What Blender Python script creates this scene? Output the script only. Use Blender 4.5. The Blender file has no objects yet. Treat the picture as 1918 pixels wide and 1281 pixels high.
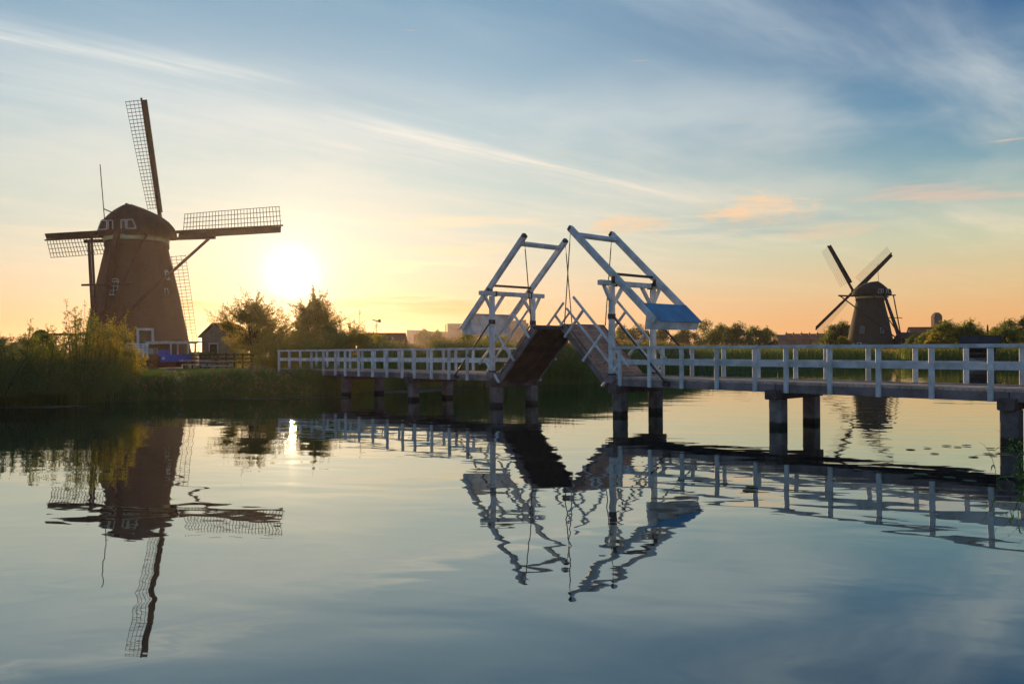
import bpy, math, random
import numpy as np
from mathutils import Vector, Matrix

sc = bpy.context.scene
col = sc.collection
R = math.radians
rnd = random.Random(7)

# ------------------------------------------------------------------ camera
EYE = 2.31
cam_d = bpy.data.cameras.new('camera')
cam = bpy.data.objects.new('camera', cam_d); col.objects.link(cam)
cam_d.sensor_fit = 'HORIZONTAL'; cam_d.sensor_width = 36.0
cam_d.lens = 36.0 * 1500.0 / 1918.0
cam_d.shift_y = 14.5 / 1918.0
cam_d.clip_start = 0.1; cam_d.clip_end = 12000.0
ROLL = R(-0.337)
cam.matrix_world = Matrix.Translation((0, 0, EYE)) @ Matrix.Rotation(R(90), 4, 'X') @ Matrix.Rotation(ROLL, 4, 'Z')
sc.camera = cam

def at(px, py, D):
    """point of the place seen at photograph pixel (px, py), D metres away (surveying helper)"""
    x, y = px - 959.0, py - 655.0
    c, s = math.cos(-ROLL), math.sin(-ROLL)
    a, b = x * c - y * s, x * s + y * c
    return Vector((a / 1500.0 * D, D, EYE - b / 1500.0 * D))

# ------------------------------------------------------------------ sky
SUN_AZ = math.atan((548 - 959) / 1500.0)          # clockwise from +Y
SUN_EL = R(5.35)
SUN_DIR = Vector((math.sin(SUN_AZ) * math.cos(SUN_EL), math.cos(SUN_AZ) * math.cos(SUN_EL), math.sin(SUN_EL)))

world = bpy.data.worlds.new('World'); sc.world = world; world.use_nodes = True
wt = world.node_tree; wt.nodes.clear()

class N:
    """tiny expression helper for math nodes"""
    def __init__(s, sock, t): s.k = sock; s.t = t
    def _op(s, op, *o, clamp=False):
        n = s.t.nodes.new('ShaderNodeMath'); n.operation = op; n.use_clamp = clamp
        for i, v in enumerate((s,) + o):
            if isinstance(v, N): s.t.links.new(v.k, n.inputs[i])
            else: n.inputs[i].default_value = v
        return N(n.outputs[0], s.t)
    def __add__(s, o): return s._op('ADD', o)
    def __sub__(s, o): return s._op('SUBTRACT', o)
    def __mul__(s, o): return s._op('MULTIPLY', o)
    def __truediv__(s, o): return s._op('DIVIDE', o)
    __radd__ = __add__; __rmul__ = __mul__
    def clamp(s): return s._op('ADD', 0.0, clamp=True)
    def sq(s): return s._op('MULTIPLY', s)
    def exp(s): return s._op('EXPONENT')
    def smooth(s, a, b):
        n = s.t.nodes.new('ShaderNodeMapRange'); n.interpolation_type = 'SMOOTHSTEP'
        s.t.links.new(s.k, n.inputs[0]); n.inputs[1].default_value = a; n.inputs[2].default_value = b
        return N(n.outputs[0], s.t)

def lin(c):
    return tuple(((v / 255) / 12.92 if v / 255 <= 0.04045 else ((v / 255 + 0.055) / 1.055) ** 2.4) for v in c)

def vec(t, *xyz):
    n = t.nodes.new('ShaderNodeCombineXYZ')
    for i, v in enumerate(xyz):
        if isinstance(v, N): t.links.new(v.k, n.inputs[i])
        else: n.inputs[i].default_value = v
    return n.outputs[0]

def noise(t, v, scale, detail=4, rough=0.55, dist=0.0):
    n = t.nodes.new('ShaderNodeTexNoise'); t.links.new(v, n.inputs['Vector'])
    n.inputs['Scale'].default_value = scale; n.inputs['Detail'].default_value = detail
    n.inputs['Roughness'].default_value = rough; n.inputs['Distortion'].default_value = dist
    return N(n.outputs['Fac'], t)

def mixc(t, fac, a, b, mode='MIX'):
    n = t.nodes.new('ShaderNodeMix'); n.data_type = 'RGBA'; n.blend_type = mode
    if isinstance(fac, N): t.links.new(fac.k, n.inputs[0])
    else: n.inputs[0].default_value = fac
    for i, v in ((6, a), (7, b)):
        if isinstance(v, (tuple, list)): n.inputs[i].default_value = (*v[:3], 1)
        else: t.links.new(v, n.inputs[i])
    return n.outputs[2]

def ramp(t, fac, stops):
    n = t.nodes.new('ShaderNodeValToRGB'); cr = n.color_ramp; cr.interpolation = 'EASE'
    cr.interpolation = 'LINEAR'
    while len(cr.elements) < len(stops): cr.elements.new(0.5)
    for e, (p, c) in zip(cr.elements, stops): e.position = p; e.color = (*lin(c), 1)
    t.links.new(fac.k, n.inputs[0])
    return n.outputs[0]

def build_sky():
    t = wt
    tc = t.nodes.new('ShaderNodeTexCoord')
    sp = t.nodes.new('ShaderNodeSeparateXYZ'); t.links.new(tc.outputs['Generated'], sp.inputs[0])
    x, y, z = (N(sp.outputs[i], t) for i in range(3))
    el = z._op('ARCSINE') * (180 / math.pi)                 # degrees
    az = x._op('ARCTAN2', y) * (180 / math.pi)
    elf = (el / 90.0).clamp()
    # angle from the sun
    cs = x * SUN_DIR.x + y * SUN_DIR.y + z * SUN_DIR.z
    th = cs._op('MINIMUM', 0.999999)._op('ARCCOSINE') * (180 / math.pi)
    hx = (x * x + y * y)._op('SQRT') + 1e-4
    ch = (x * math.sin(SUN_AZ) + y * math.cos(SUN_AZ)) / hx
    dz = ch._op('MINIMUM', 0.99999)._op('MAXIMUM', -0.99999)._op('ARCCOSINE') * (180 / math.pi)   # azimuth away from the sun
    S = lambda l: [(a / 90.0, c) for a, c in l]
    A = ramp(t, elf, S([(0, (236, 160, 106)), (1.6, (236, 178, 130)), (3.6, (228, 197, 164)), (6, (219, 209, 186)), (8.5, (204, 210, 198)),
                        (11.5, (194, 209, 204)), (15, (178, 200, 206)), (19, (154, 183, 200)), (24, (118, 158, 186)), (40, (70, 118, 156)), (90, (44, 88, 138))]))
    B = ramp(t, elf, S([(0, (238, 168, 104)), (2.2, (234, 180, 122)), (4.5, (220, 194, 146)), (7, (198, 200, 168)), (9.2, (164, 186, 178)),
                        (11.5, (126, 162, 174)), (14.5, (92, 138, 168)), (18.5, (58, 110, 152)), (23, (30, 84, 136)), (40, (28, 76, 128)), (90, (30, 72, 122))]))
    C = ramp(t, elf, S([(0, (112, 126, 150)), (4, (102, 128, 158)), (10, (86, 130, 166)), (20, (72, 126, 170)), (40, (58, 112, 160)), (90, (42, 84, 134))]))
    sky = mixc(t, dz.smooth(8, 50), A, B)
    sky = mixc(t, dz.smooth(60, 130), sky, C)
    # high cirrus, laid out on a flat layer above the land
    zz = z._op('MAXIMUM', 0.0) + 0.02
    qx, qy = x / zz, y / zz
    al = qx * 0.73 + qy * 0.684          # along the streaks
    ac = qx * -0.684 + qy * 0.73         # across them
    wob = noise(t, vec(t, al * 0.35, ac * 0.5, 3.1), 1.0, 3) - 0.5
    n1 = noise(t, vec(t, al * 0.30, (ac + wob * 0.6) * 0.9, 0.0), 1.0, 5, 0.52)
    n2 = noise(t, vec(t, al * 0.7, (ac + wob * 0.5) * 2.6, 5.0), 1.0, 8, 0.62)
    cir = n1.smooth(0.40, 0.70) * (n2.smooth(0.30, 0.72) * 0.9 + 0.25)
    low = el.smooth(1.5, 9.0)
    n4 = noise(t, vec(t, al * 1.1, (ac + wob * 0.12) * 8.0, 2.0), 1.0, 6, 0.6)
    seg1 = ((((ac + wob * 0.10 + (al - 0.85) * 0.20 - 2.70) / 0.085).sq() * -1.0).exp()) * al.smooth(-1.2, 0.1) * (al.smooth(1.0, 1.5) * -1.0 + 1.0)
    seg2 = ((((ac + wob * 0.10 - 2.80) / 0.090).sq() * -1.0).exp()) * al.smooth(1.35, 1.9) * (al.smooth(3.3, 4.5) * -1.0 + 1.0)
    streak = (seg1 * 1.15 + seg2) * (n4.smooth(0.30, 0.62) * 0.75 + 0.25)
    feath = ((((ac - 2.95) / 0.42).sq() * -1.0).exp()) * n4.smooth(0.45, 0.75) * (al.smooth(2.6, 4.6) * -1.0 + 1.0) * 0.5
    streak = streak + feath
    main2 = ((ac + wob * 0.3 - 2.95) / 0.22).sq()
    veil = (main2 * -1.0).exp() * (n1 * 0.9) * (al.smooth(2.8, 5.0) * -1.0 + 1.0)
    cc = ramp(t, elf, S([(0, (250, 205, 150)), (6, (248, 224, 190)), (10, (240, 226, 204)), (16, (224, 227, 222)), (26, (196, 212, 220)), (60, (150, 180, 205))]))
    sky = mixc(t, (cir * low * 0.62 + veil * 0.5).clamp(), sky, cc)
    sky = mixc(t, (streak * 0.85).clamp(), sky, cc)
    # broad soft bank of thin cloud on the right, darker gaps above it
    nb = noise(t, vec(t, az * 0.035, el * 0.11, 9.0), 1.0, 5, 0.55)
    bank = nb.smooth(0.42, 0.68) * el.smooth(7, 12) * (el.smooth(15, 21) * -1.0 + 1.0)
    sky = mixc(t, (bank * 0.5).clamp(), sky, cc)
    # low puffs and bars: (azimuth, elevation, half width, half height, threshold, lit colour, shade colour, strength)
    nv = noise(t, vec(t, az * 0.5, el * 1.7, 1.7), 1.0, 8, 0.68)
    nf = noise(t, vec(t, az * 0.16, el * 1.9, 6.3), 1.0, 5, 0.55)
    puffs = [(17.0, 9.3, 3.4, 1.15, nv, (246, 208, 168), 0.95), (8.3, 8.7, 2.9, 0.75, nv, (244, 206, 166), 0.8),
             (28.0, 9.6, 4.2, 0.75, nf, (226, 192, 172), 0.75), (21.6, 7.8, 3.6, 0.65, nv, (232, 200, 168), 0.5),
             (16.0, 8.4, 7.5, 1.2, nf, (150, 178, 182), 0.40), (-3.4, 9.0, 6.0, 0.5, nf, (244, 222, 186), 0.6),
             (-9.4, 6.0, 5.2, 0.42, nf, (252, 232, 186), 0.85), (-3.5, 7.0, 4.2, 0.5, nf, (246, 222, 178), 0.6),
             (-10.0, 2.95, 6.4, 0.95, nf, (214, 160, 110), 0.72), (-2.5, 3.1, 5.6, 0.55, nf, (228, 172, 122), 0.6),
             (-22.5, 3.0, 2.4, 0.42, nf, (226, 164, 110), 0.65), (14.0, 3.4, 6.0, 0.4, nf, (238, 190, 140), 0.35),
             (26.0, 4.6, 6.0, 0.45, nf, (232, 190, 150), 0.35)]
    for a0, e0, wa, we, nn, c, k in puffs:
        m = (((az - a0) / (wa * 1.35)).sq() + ((el - e0) / (we * 1.3)).sq())
        m = ((m * -1.0).exp() * 0.8 + (nn - 0.5) * 1.7).smooth(0.30, 0.92)
        sky = mixc(t, (m * k).clamp(), sky, lin(c))
    # bright rim on the cloud below the sun
    rim = ((((az + 9.4) / 5.0).sq() + ((el - 3.75 - (nf - 0.5) * 1.2) / 0.12).sq()) * -1.0).exp()
    sky = mixc(t, (rim * 0.6).clamp(), sky, lin((255, 226, 170)))
    # the physical sky, toned in
    ns = t.nodes.new('ShaderNodeTexSky'); ns.sky_type = 'NISHITA'; ns.sun_disc = False
    ns.sun_elevation = SUN_EL; ns.sun_rotation = SUN_AZ
    ns.air_density = 1.0; ns.dust_density = 1.0; ns.ozone_density = 1.5
    g = t.nodes.new('ShaderNodeVectorMath'); g.operation = 'SCALE'; g.inputs['Scale'].default_value = 10.0
    t.links.new(sky, g.inputs[0])
    tot = mixc(t, 0.06, g.outputs[0], ns.outputs[0])
    # glare of the sun in the thin cloud
    core = ((th / 1.15).sq() * -1.0).exp() * 10.0
    halo = (th / -1.5).exp() * 8.5
    wide = ((th / 9.0) * -1.0).exp() * 0.22
    def col_scale(c, f):
        n = t.nodes.new('ShaderNodeVectorMath'); n.operation = 'SCALE'; n.inputs[0].default_value = c
        t.links.new(f.k, n.inputs['Scale']); return n.outputs[0]
    for c, f in (((1, .96, .86), core), ((1, .95, .84), halo), ((1, .84, .60), wide)):
        a = t.nodes.new('ShaderNodeVectorMath'); a.operation = 'ADD'
        t.links.new(tot, a.inputs[0]); t.links.new(col_scale(c, f), a.inputs[1]); tot = a.outputs[0]
    bg = t.nodes.new('ShaderNodeBackground'); bg.inputs['Strength'].default_value = 0.1
    t.links.new(tot, bg.inputs['Color'])
    o = t.nodes.new('ShaderNodeOutputWorld'); t.links.new(bg.outputs[0], o.inputs[0])
build_sky()
world.cycles.sampling_method = 'MANUAL'; world.cycles.sample_map_resolution = 1024

# ------------------------------------------------------------------ sun, exposure
sun_d = bpy.data.lights.new('sun', 'SUN'); sun = bpy.data.objects.new('sun', sun_d); col.objects.link(sun)
sun_d.energy = 5.0; sun_d.angle = R(0.5); sun_d.color = (1.0, 0.62, 0.28)
sun.rotation_euler = (-SUN_DIR).to_track_quat('-Z', 'Y').to_euler()
vs = sc.view_settings
vs.view_transform = 'Standard'; vs.look = 'None'; vs.gamma = 1.0; vs.exposure = 0.10; vs.use_curve_mapping = False
sc.cycles.use_denoising = True
sc.cycles.max_bounces = 8; sc.cycles.transparent_max_bounces = 8; sc.cycles.volume_bounces = 0
sc.cycles.sample_clamp_indirect = 6.0

# ------------------------------------------------------------------ materials
def mat(name, base, rough=0.7, var=0.25, scale=4.0, bump=0.15, bscale=30.0, spec=0.3, stretch=None, dark=None, coords='Object', wet=None):
    m = bpy.data.materials.new(name); m.use_nodes = True; t = m.node_tree
    b = t.nodes['Principled BSDF']
    tc = t.nodes.new('ShaderNodeTexCoord'); v = tc.outputs['Object']
    g = t.nodes.new('ShaderNodeNewGeometry'); v = g.outputs['Position']
    if stretch:
        mp = t.nodes.new('ShaderNodeMapping'); mp.inputs['Scale'].default_value = stretch
        t.links.new(v, mp.inputs[0]); v = mp.outputs[0]
    n = noise(t, v, scale, 5, 0.6)
    oi = t.nodes.new('ShaderNodeObjectInfo')
    rv = N(oi.outputs['Random'], t)
    f = n.smooth(0.3, 0.7)
    lo = dark or tuple(c * (1 - var) for c in base); hi = tuple(min(1, c * (1 + var)) for c in base)
    c = mixc(t, f, lo, hi)
    hs = t.nodes.new('ShaderNodeHueSaturation'); t.links.new(c, hs.inputs['Color'])
    t.links.new((rv * 0.3 + 0.85).k, hs.inputs['Value'])
    c = hs.outputs[0]
    if wet:   # waterline stain: darker and greener below the given height
        sz = t.nodes.new('ShaderNodeSeparateXYZ'); t.links.new(g.outputs['Position'], sz.inputs[0])
        w = (N(sz.outputs[2], t) + n * 0.12).smooth(wet[0] + 0.10, wet[0])
        c = mixc(t, w, c, wet[1])
    t.links.new(c, b.inputs['Base Color'])
    b.inputs['Roughness'].default_value = rough; b.inputs['Specular IOR Level'].default_value = spec
    if bump:
        n2 = noise(t, v, bscale, 4, 0.6)
        bp = t.nodes.new('ShaderNodeBump'); bp.inputs['Strength'].default_value = bump; bp.inputs['Distance'].default_value = 0.02
        t.links.new(n2.k, bp.inputs['Height']); t.links.new(bp.outputs[0], b.inputs['Normal'])
    return m

def leaf_mat(name, c1, c2, trans=0.45, tint=1.7):
    m = bpy.data.materials.new(name); m.use_nodes = True; t = m.node_tree; t.nodes.clear()
    g = t.nodes.new('ShaderNodeNewGeometry')
    n = noise(t, g.outputs['Position'], 0.9, 4, 0.6)
    ri = N(g.outputs['Random Per Island'], t)
    f = (n.smooth(0.3, 0.7) * 0.6 + ri * 0.4)
    c = mixc(t, f, c1, c2)
    d = t.nodes.new('ShaderNodeBsdfDiffuse'); t.links.new(c, d.inputs[0])
    tr = t.nodes.new('ShaderNodeBsdfTranslucent')
    ct = mixc(t, 1.0, c, (tint * 1.15, tint, tint * 0.45), 'MULTIPLY'); t.links.new(ct, tr.inputs[0])
    mx = t.nodes.new('ShaderNodeMixShader'); mx.inputs[0].default_value = trans
    t.links.new(d.outputs[0], mx.inputs[1]); t.links.new(tr.outputs[0], mx.inputs[2])
    gl = t.nodes.new('ShaderNodeBsdfGlossy'); gl.inputs['Roughness'].default_value = 0.45; gl.inputs['Color'].default_value = (.9, .9, .9, 1)
    m2 = t.nodes.new('ShaderNodeMixShader'); m2.inputs[0].default_value = 0.04
    t.links.new(mx.outputs[0], m2.inputs[1]); t.links.new(gl.outputs[0], m2.inputs[2])
    o = t.nodes.new('ShaderNodeOutputMaterial'); t.links.new(m2.outputs[0], o.inputs[0])
    return m

M = {}
M['paint'] = mat('white_paint', (.64, .66, .68), 0.5, 0.10, 2.6, 0.2, 35, 0.4, dark=(.44, .45, .44))
M['paint_old'] = mat('weathered_white_paint', (.50, .48, .44), 0.6, 0.2, 3.0, 0.2, 40)
M['plank'] = mat('weathered_plank', (.30, .20, .16), 0.75, 0.3, 3.0, 0.35, 60, stretch=(1, 1, 1))
M['deck'] = mat('deck_plank', (.52, .37, .28), 0.7, 0.25, 2.0, 0.3, 50)
M['timber'] = mat('dark_timber', (.115, .085, .075), 0.8, 0.35, 2.5, 0.3, 40)
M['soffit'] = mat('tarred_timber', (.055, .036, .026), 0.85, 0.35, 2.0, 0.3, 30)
M['fascia'] = mat('grey_fascia_board', (.20, .16, .16), 0.75, 0.3, 2.0, 0.3, 40)
M['concrete'] = mat('pier_concrete', (.17, .145, .14), 0.85, 0.3, 3.0, 0.4, 25, wet=(0.17, (.035, .03, .025)))
M['iron'] = mat('black_iron', (.03, .028, .03), 0.5, 0.3, 6, 0.15, 50, 0.5)
M['rust'] = mat('rusty_chain', (.16, .085, .04), 0.6, 0.3, 8, 0.2, 60)
M['lead'] = mat('blue_grey_zinc', (.10, .24, .38), 0.5, 0.25, 1.8, 0.2, 20, 0.5)
M['thatch'] = mat('cap_thatch', (.07, .034, .025), 0.9, 0.35, 1.2, 0.7, 18, stretch=(1, 1, .4))
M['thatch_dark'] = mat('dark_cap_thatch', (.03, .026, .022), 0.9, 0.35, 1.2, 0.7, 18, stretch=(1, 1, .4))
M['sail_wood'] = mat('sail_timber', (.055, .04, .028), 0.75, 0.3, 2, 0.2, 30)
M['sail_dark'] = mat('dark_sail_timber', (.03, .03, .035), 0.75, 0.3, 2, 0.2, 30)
M['brace_wood'] = mat('brown_brace_timber', (.085, .028, .022), 0.75, 0.3, 2, 0.2, 30)
M['cream'] = mat('cream_paint', (.72, .62, .36), 0.6, 0.12, 2, 0.1, 30)
M['roof'] = mat('dark_roof_tile', (.10, .05, .035), 0.85, 0.3, 2, 0.4, 12)
M['redroof'] = mat('red_roof_tile', (.22, .07, .045), 0.85, 0.25, .6, 0.3, 6)
M['shedwall'] = mat('grey_render', (.22, .18, .13), 0.9, 0.2, 1.5, 0.2, 20)
M['brownwall'] = mat('brown_board', (.12, .05, .03), 0.85, 0.3, 2, 0.3, 25)
M['door'] = mat('dark_door', (.06, .035, .02), 0.6, 0.3, 3, 0.1, 30)
M['glass'] = mat('window_glass', (.05, .06, .07), 0.12, 0.3, 2, 0.0, 30, 0.7)
M['blue'] = mat('blue_tarpaulin', (.02, .07, .42), 0.5, 0.2, 3, 0.2, 15)
M['hall'] = mat('pale_metal_cladding', (.19, .21, .23), 0.6, 0.1, .3, 0.1, 5)
M['hall_dark'] = mat('dark_metal_cladding', (.14, .14, .15), 0.7, 0.15, .3, 0.1, 5)
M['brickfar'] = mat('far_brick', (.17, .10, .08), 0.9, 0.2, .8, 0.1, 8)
M['slate'] = mat('charcoal_boarding', (.035, .04, .055), 0.7, 0.25, 1.2, 0.2, 20)
M['bark'] = mat('bark', (.06, .042, .03), 0.9, 0.4, 6, 0.5, 30)
M['soil'] = mat('bank_soil', (.045, .035, .02), 0.95, 0.4, 1.5, 0.5, 12)
M['gravel'] = mat('pale_path_gravel', (.34, .30, .26), 0.95, 0.2, 4, 0.4, 40)
M['leaf_shrub'] = leaf_mat('shrub_leaf', (.07, .11, .022), (.17, .20, .04), 0.55, 2.0)
M['leaf_gold'] = leaf_mat('sunlit_leaf', (0.096, 0.108, 0.014), (0.228, 0.198, 0.03), 0.6, 2.3)
M['leaf_dark'] = leaf_mat('dark_leaf', (.045, .08, .02), (.12, .16, .04), 0.5, 1.9)
M['reed'] = leaf_mat('reed_blade', (.055, .105, .022), (.14, .20, .045), 0.45)
M['reed_far'] = leaf_mat('far_reed_blade', (0.108, 0.12, 0.03), (0.264, 0.228, 0.072), 0.5, 2.0)
M['reed_plume'] = leaf_mat('reed_plume', (0.24, 0.156, 0.084), (0.408, 0.288, 0.156), 0.4, 1.2)
M['grass'] = leaf_mat('grass_blade', (0.096, 0.168, 0.018), (0.192, 0.276, 0.036), 0.55, 2.2)
M['lily'] = leaf_mat('lily_leaf', (0.06, 0.08, 0.04), (0.15, 0.17, 0.10), 0.1)

def brick_mat(name, c1, c2, mortar, sc_=1.0):
    m = mat(name, c1, 0.9, 0.2, 0.7, 0.0); t = m.node_tree; b = t.nodes['Principled BSDF']
    g = t.nodes.new('ShaderNodeTexCoord')
    sp = t.nodes.new('ShaderNodeSeparateXYZ'); t.links.new(g.outputs['Object'], sp.inputs[0])
    x, y, z = (N(sp.outputs[i], t) for i in range(3))
    ang = y._op('ARCTAN2', x)
    bt = t.nodes.new('ShaderNodeTexBrick')
    t.links.new(vec(t, ang * 4.4, z, 0.0), bt.inputs['Vector'])
    bt.inputs['Scale'].default_value = 1.0; bt.inputs['Brick Width'].default_value = 0.22 * sc_; bt.inputs['Row Height'].default_value = 0.075 * sc_
    bt.inputs['Mortar Size'].default_value = 0.009; bt.inputs['Color1'].default_value = (*c1, 1); bt.inputs['Color2'].default_value = (*c2, 1)
    bt.inputs['Mortar'].default_value = (*mortar, 1)
    st = noise(t, vec(t, ang * 3.0, z * 0.25, 0.0), 1.3, 5, 0.6)
    c = mixc(t, (st.smooth(0.35, 0.75) * 0.5), bt.outputs['Color'], tuple(v * 0.45 for v in c1))
    t.links.new(c, b.inputs['Base Color'])
    bp = t.nodes.new('ShaderNodeBump'); bp.inputs['Strength'].default_value = 0.4; bp.inputs['Distance'].default_value = 0.01
    t.links.new(bt.outputs['Fac'], bp.inputs['Height']); bp.invert = True; t.links.new(bp.outputs[0], b.inputs['Normal'])
    return m
M['brick1'] = brick_mat('brown_brick', (.15, .055, .036), (.095, .037, .028), (.15, .105, .08))
M['brick2'] = brick_mat('grey_brown_brick', (.085, .07, .05), (.065, .052, .04), (.11, .10, .08))

# ------------------------------------------------------------------ object helpers
ORIG = {}
def tag(o, label=None, cat=None, group=None, kind=None):
    if label: o['label'] = label
    if cat: o['category'] = cat
    if group: o['group'] = group
    if kind: o['kind'] = kind
    return o
def empty(name, loc, **k):
    o = bpy.data.objects.new(name, None); col.objects.link(o); o.location = loc; o.empty_display_size = 0.3
    ORIG[o.name] = Vector(loc); return tag(o, **k)
def org(p): return ORIG.get(p.name, Vector((0, 0, 0))) if p else Vector((0, 0, 0))
def mesh(name, vs_, fs, m, smooth=False):
    me = bpy.data.meshes.new(name); me.from_pydata([tuple(v) for v in vs_], [], fs); me.materials.append(m)
    if smooth: me.shade_smooth()
    me.update(); return me
def obj(name, me, parent=None, loc=None, rot=None):
    o = bpy.data.objects.new(name, me); col.objects.link(o)
    w = Vector(loc) if loc is not None else Vector((0, 0, 0))
    if parent: o.parent = parent; o.location = w - org(parent)
    else: o.location = w
    ORIG[o.name] = w
    if rot is not None: o.rotation_euler = rot
    return o

class MB:
    def __init__(s): s.v = []; s.f = []
    def add(s, vs_, fs):
        k = len(s.v); s.v += [Vector(v) for v in vs_]; s.f += [[i + k for i in f] for f in fs]
    def beam(s, p0, p1, w, h, side=None, ch=None, w1=None, h1=None):
        """chamfered rectangular bar from p0 to p1; w across 'side', h the other way"""
        p0, p1 = Vector(p0), Vector(p1); d = (p1 - p0).normalized()
        if side is None:
            side = d.cross(Vector((0, 0, 1)))
            if side.length < 1e-3: side = Vector((1, 0, 0))
        side = Vector(side); side = (side - d * side.dot(d)).normalized(); up = side.cross(d).normalized()
        if ch is None: ch = min(w, h) * 0.1
        vs_ = []
        for p, ww, hh in ((p0, w, h), (p1, w1 or w, h1 or h)):
            a, b = ww / 2, hh / 2
            for x, y in ((a - ch, b), (a, b - ch), (a, -b + ch), (a - ch, -b), (-a + ch, -b), (-a, -b + ch), (-a, b - ch), (-a + ch, b)):
                vs_.append(p + side * x + up * y)
        fs = [[i, (i + 1) % 8, (i + 1) % 8 + 8, i + 8] for i in range(8)] + [[7, 6, 5, 4, 3, 2, 1, 0], [8, 9, 10, 11, 12, 13, 14, 15]]
        s.add(vs_, fs); return s
    def tube(s, pts, rad, n=6):
        pts = [Vector(p) for p in pts]; rad = rad if isinstance(rad, (list, tuple)) else [rad] * len(pts)
        vs_ = []; fs = []
        for i, p in enumerate(pts):
            d = (pts[min(i + 1, len(pts) - 1)] - pts[max(i - 1, 0)]).normalized()
            a = d.cross(Vector((0, 0, 1))); a = a.normalized() if a.length > 1e-3 else Vector((1, 0, 0)); b = a.cross(d)
            for k in range(n):
                an = 2 * math.pi * k / n; vs_.append(p + (a * math.cos(an) + b * math.sin(an)) * rad[i])
        for i in range(len(pts) - 1):
            for k in range(n): fs.append([i * n + k, i * n + (k + 1) % n, (i + 1) * n + (k + 1) % n, (i + 1) * n + k])
        fs += [list(range(n))[::-1], [(len(pts) - 1) * n + k for k in range(n)]]
        s.add(vs_, fs); return s
    def box(s, lo, hi, fr=None):
        o, ax, ay = fr or (Vector((0, 0, 0)), Vector((1, 0, 0)), Vector((0, 1, 0)))
        vs_ = [o + ax * x + ay * y + Vector((0, 0, z)) for x in (lo[0], hi[0]) for y in (lo[1], hi[1]) for z in (lo[2], hi[2])]
        s.add(vs_, [[0, 1, 3, 2], [4, 6, 7, 5], [0, 4, 5, 1], [2, 3, 7, 6], [0, 2, 6, 4], [1, 5, 7, 3]]); return s
    def build(s, name, m, parent=None, loc=None, smooth=False):
        w = Vector(loc) if loc is not None else (org(parent) if parent else (s.v[0].copy() if 0 else Vector((0, 0, 0))))
        return obj(name, mesh(name, [v - w for v in s.v], s.f, m, smooth), parent, w)

def bar(name, p0, p1, w, h, m, parent, side=None, **k):
    p0, p1 = Vector(p0), Vector(p1)
    return MB().beam(p0, p1, w, h, side, **k).build(name, m, parent, (p0 + p1) / 2)

def np_mesh(name, verts, per, m, idx=None):
    """verts (N*per,3): N separate polygons of 'per' corners"""
    n = len(verts) // per
    me = bpy.data.meshes.new(name); me.vertices.add(len(verts)); me.vertices.foreach_set('co', np.asarray(verts, np.float32).ravel())
    me.loops.add(n * per); me.loops.foreach_set('vertex_index', np.arange(n * per, dtype=np.int32))
    me.polygons.add(n); me.polygons.foreach_set('loop_start', np.arange(0, n * per, per, dtype=np.int32))
    for q in (m if isinstance(m, list) else [m]): me.materials.append(q)
    if idx is not None: me.polygons.foreach_set('material_index', np.asarray(idx, dtype=np.int32))
    me.update(calc_edges=True); return me

# ------------------------------------------------------------------ water and land
def water():
    m = bpy.data.materials.new('canal_water'); m.use_nodes = True; t = m.node_tree; t.nodes.clear()
    g = t.nodes.new('ShaderNodeNewGeometry'); sp = t.nodes.new('ShaderNodeSeparateXYZ'); t.links.new(g.outputs['Position'], sp.inputs[0])
    x, y = N(sp.outputs[0], t), N(sp.outputs[1], t)
    ca, sa = math.cos(R(-12)), math.sin(R(-12))
    a, b = x * ca + y * sa, x * -sa + y * ca
    h1 = noise(t, vec(t, a * 0.34, b * 0.70, 0.0), 1.0, 2, 0.45, 0.4)
    h2 = noise(t, vec(t, a * 1.1 + 20.0, b * 2.1, 4.0), 1.0, 2, 0.5, 0.3)
    h3 = noise(t, vec(t, x * 5.0, y * 6.0, 9.0), 1.0, 2, 0.5)
    calm = noise(t, vec(t, x * 0.05, y * 0.12, 2.0), 1.0, 3, 0.5).smooth(0.38, 0.66)
    hgt = h1 * 0.042 + h2 * (calm * 0.007 + 0.0025) + h3 * (calm * 0.0005)
    bp = t.nodes.new('ShaderNodeBump'); bp.inputs['Strength'].default_value = 1.0; bp.inputs['Distance'].default_value = 0.30
    t.links.new(hgt.k, bp.inputs['Height'])
    gl = t.nodes.new('ShaderNodeBsdfGlossy'); gl.inputs['Roughness'].default_value = 0.015; gl.inputs['Color'].default_value = (.92, .97, .93, 1)
    df = t.nodes.new('ShaderNodeBsdfDiffuse'); df.inputs['Color'].default_value = (.014, .022, .024, 1)
    t.links.new(bp.outputs[0], gl.inputs['Normal'])
    dt = t.nodes.new('ShaderNodeVectorMath'); dt.operation = 'DOT_PRODUCT'; t.links.new(g.outputs['Incoming'], dt.inputs[0]); t.links.new(bp.outputs[0], dt.inputs[1])
    fz = ((N(dt.outputs['Value'], t) * -1.0 + 1.0).clamp()._op('POWER', 3.7) * 0.76 + 0.22)
    mx = t.nodes.new('ShaderNodeMixShader'); t.links.new(fz.k, mx.inputs[0]); t.links.new(df.outputs[0], mx.inputs[1]); t.links.new(gl.outputs[0], mx.inputs[2])
    o = t.nodes.new('ShaderNodeOutputMaterial'); t.links.new(mx.outputs[0], o.inputs[0])
    me = mesh('water', [(-1500, -400, 0), (1500, -400, 0), (1500, 1500, 0), (-1500, 1500, 0)], [[0, 1, 2, 3]], m)
    tag(obj('water', me), 'calm canal water mirroring the sunset sky', kind='structure')
water()

def ground_mat():
    m = mat('meadow_ground', (.075, .085, .022), 0.95, 0.35, 0.35, 0.5, 9); return m
M['ground'] = ground_mat()

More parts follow.
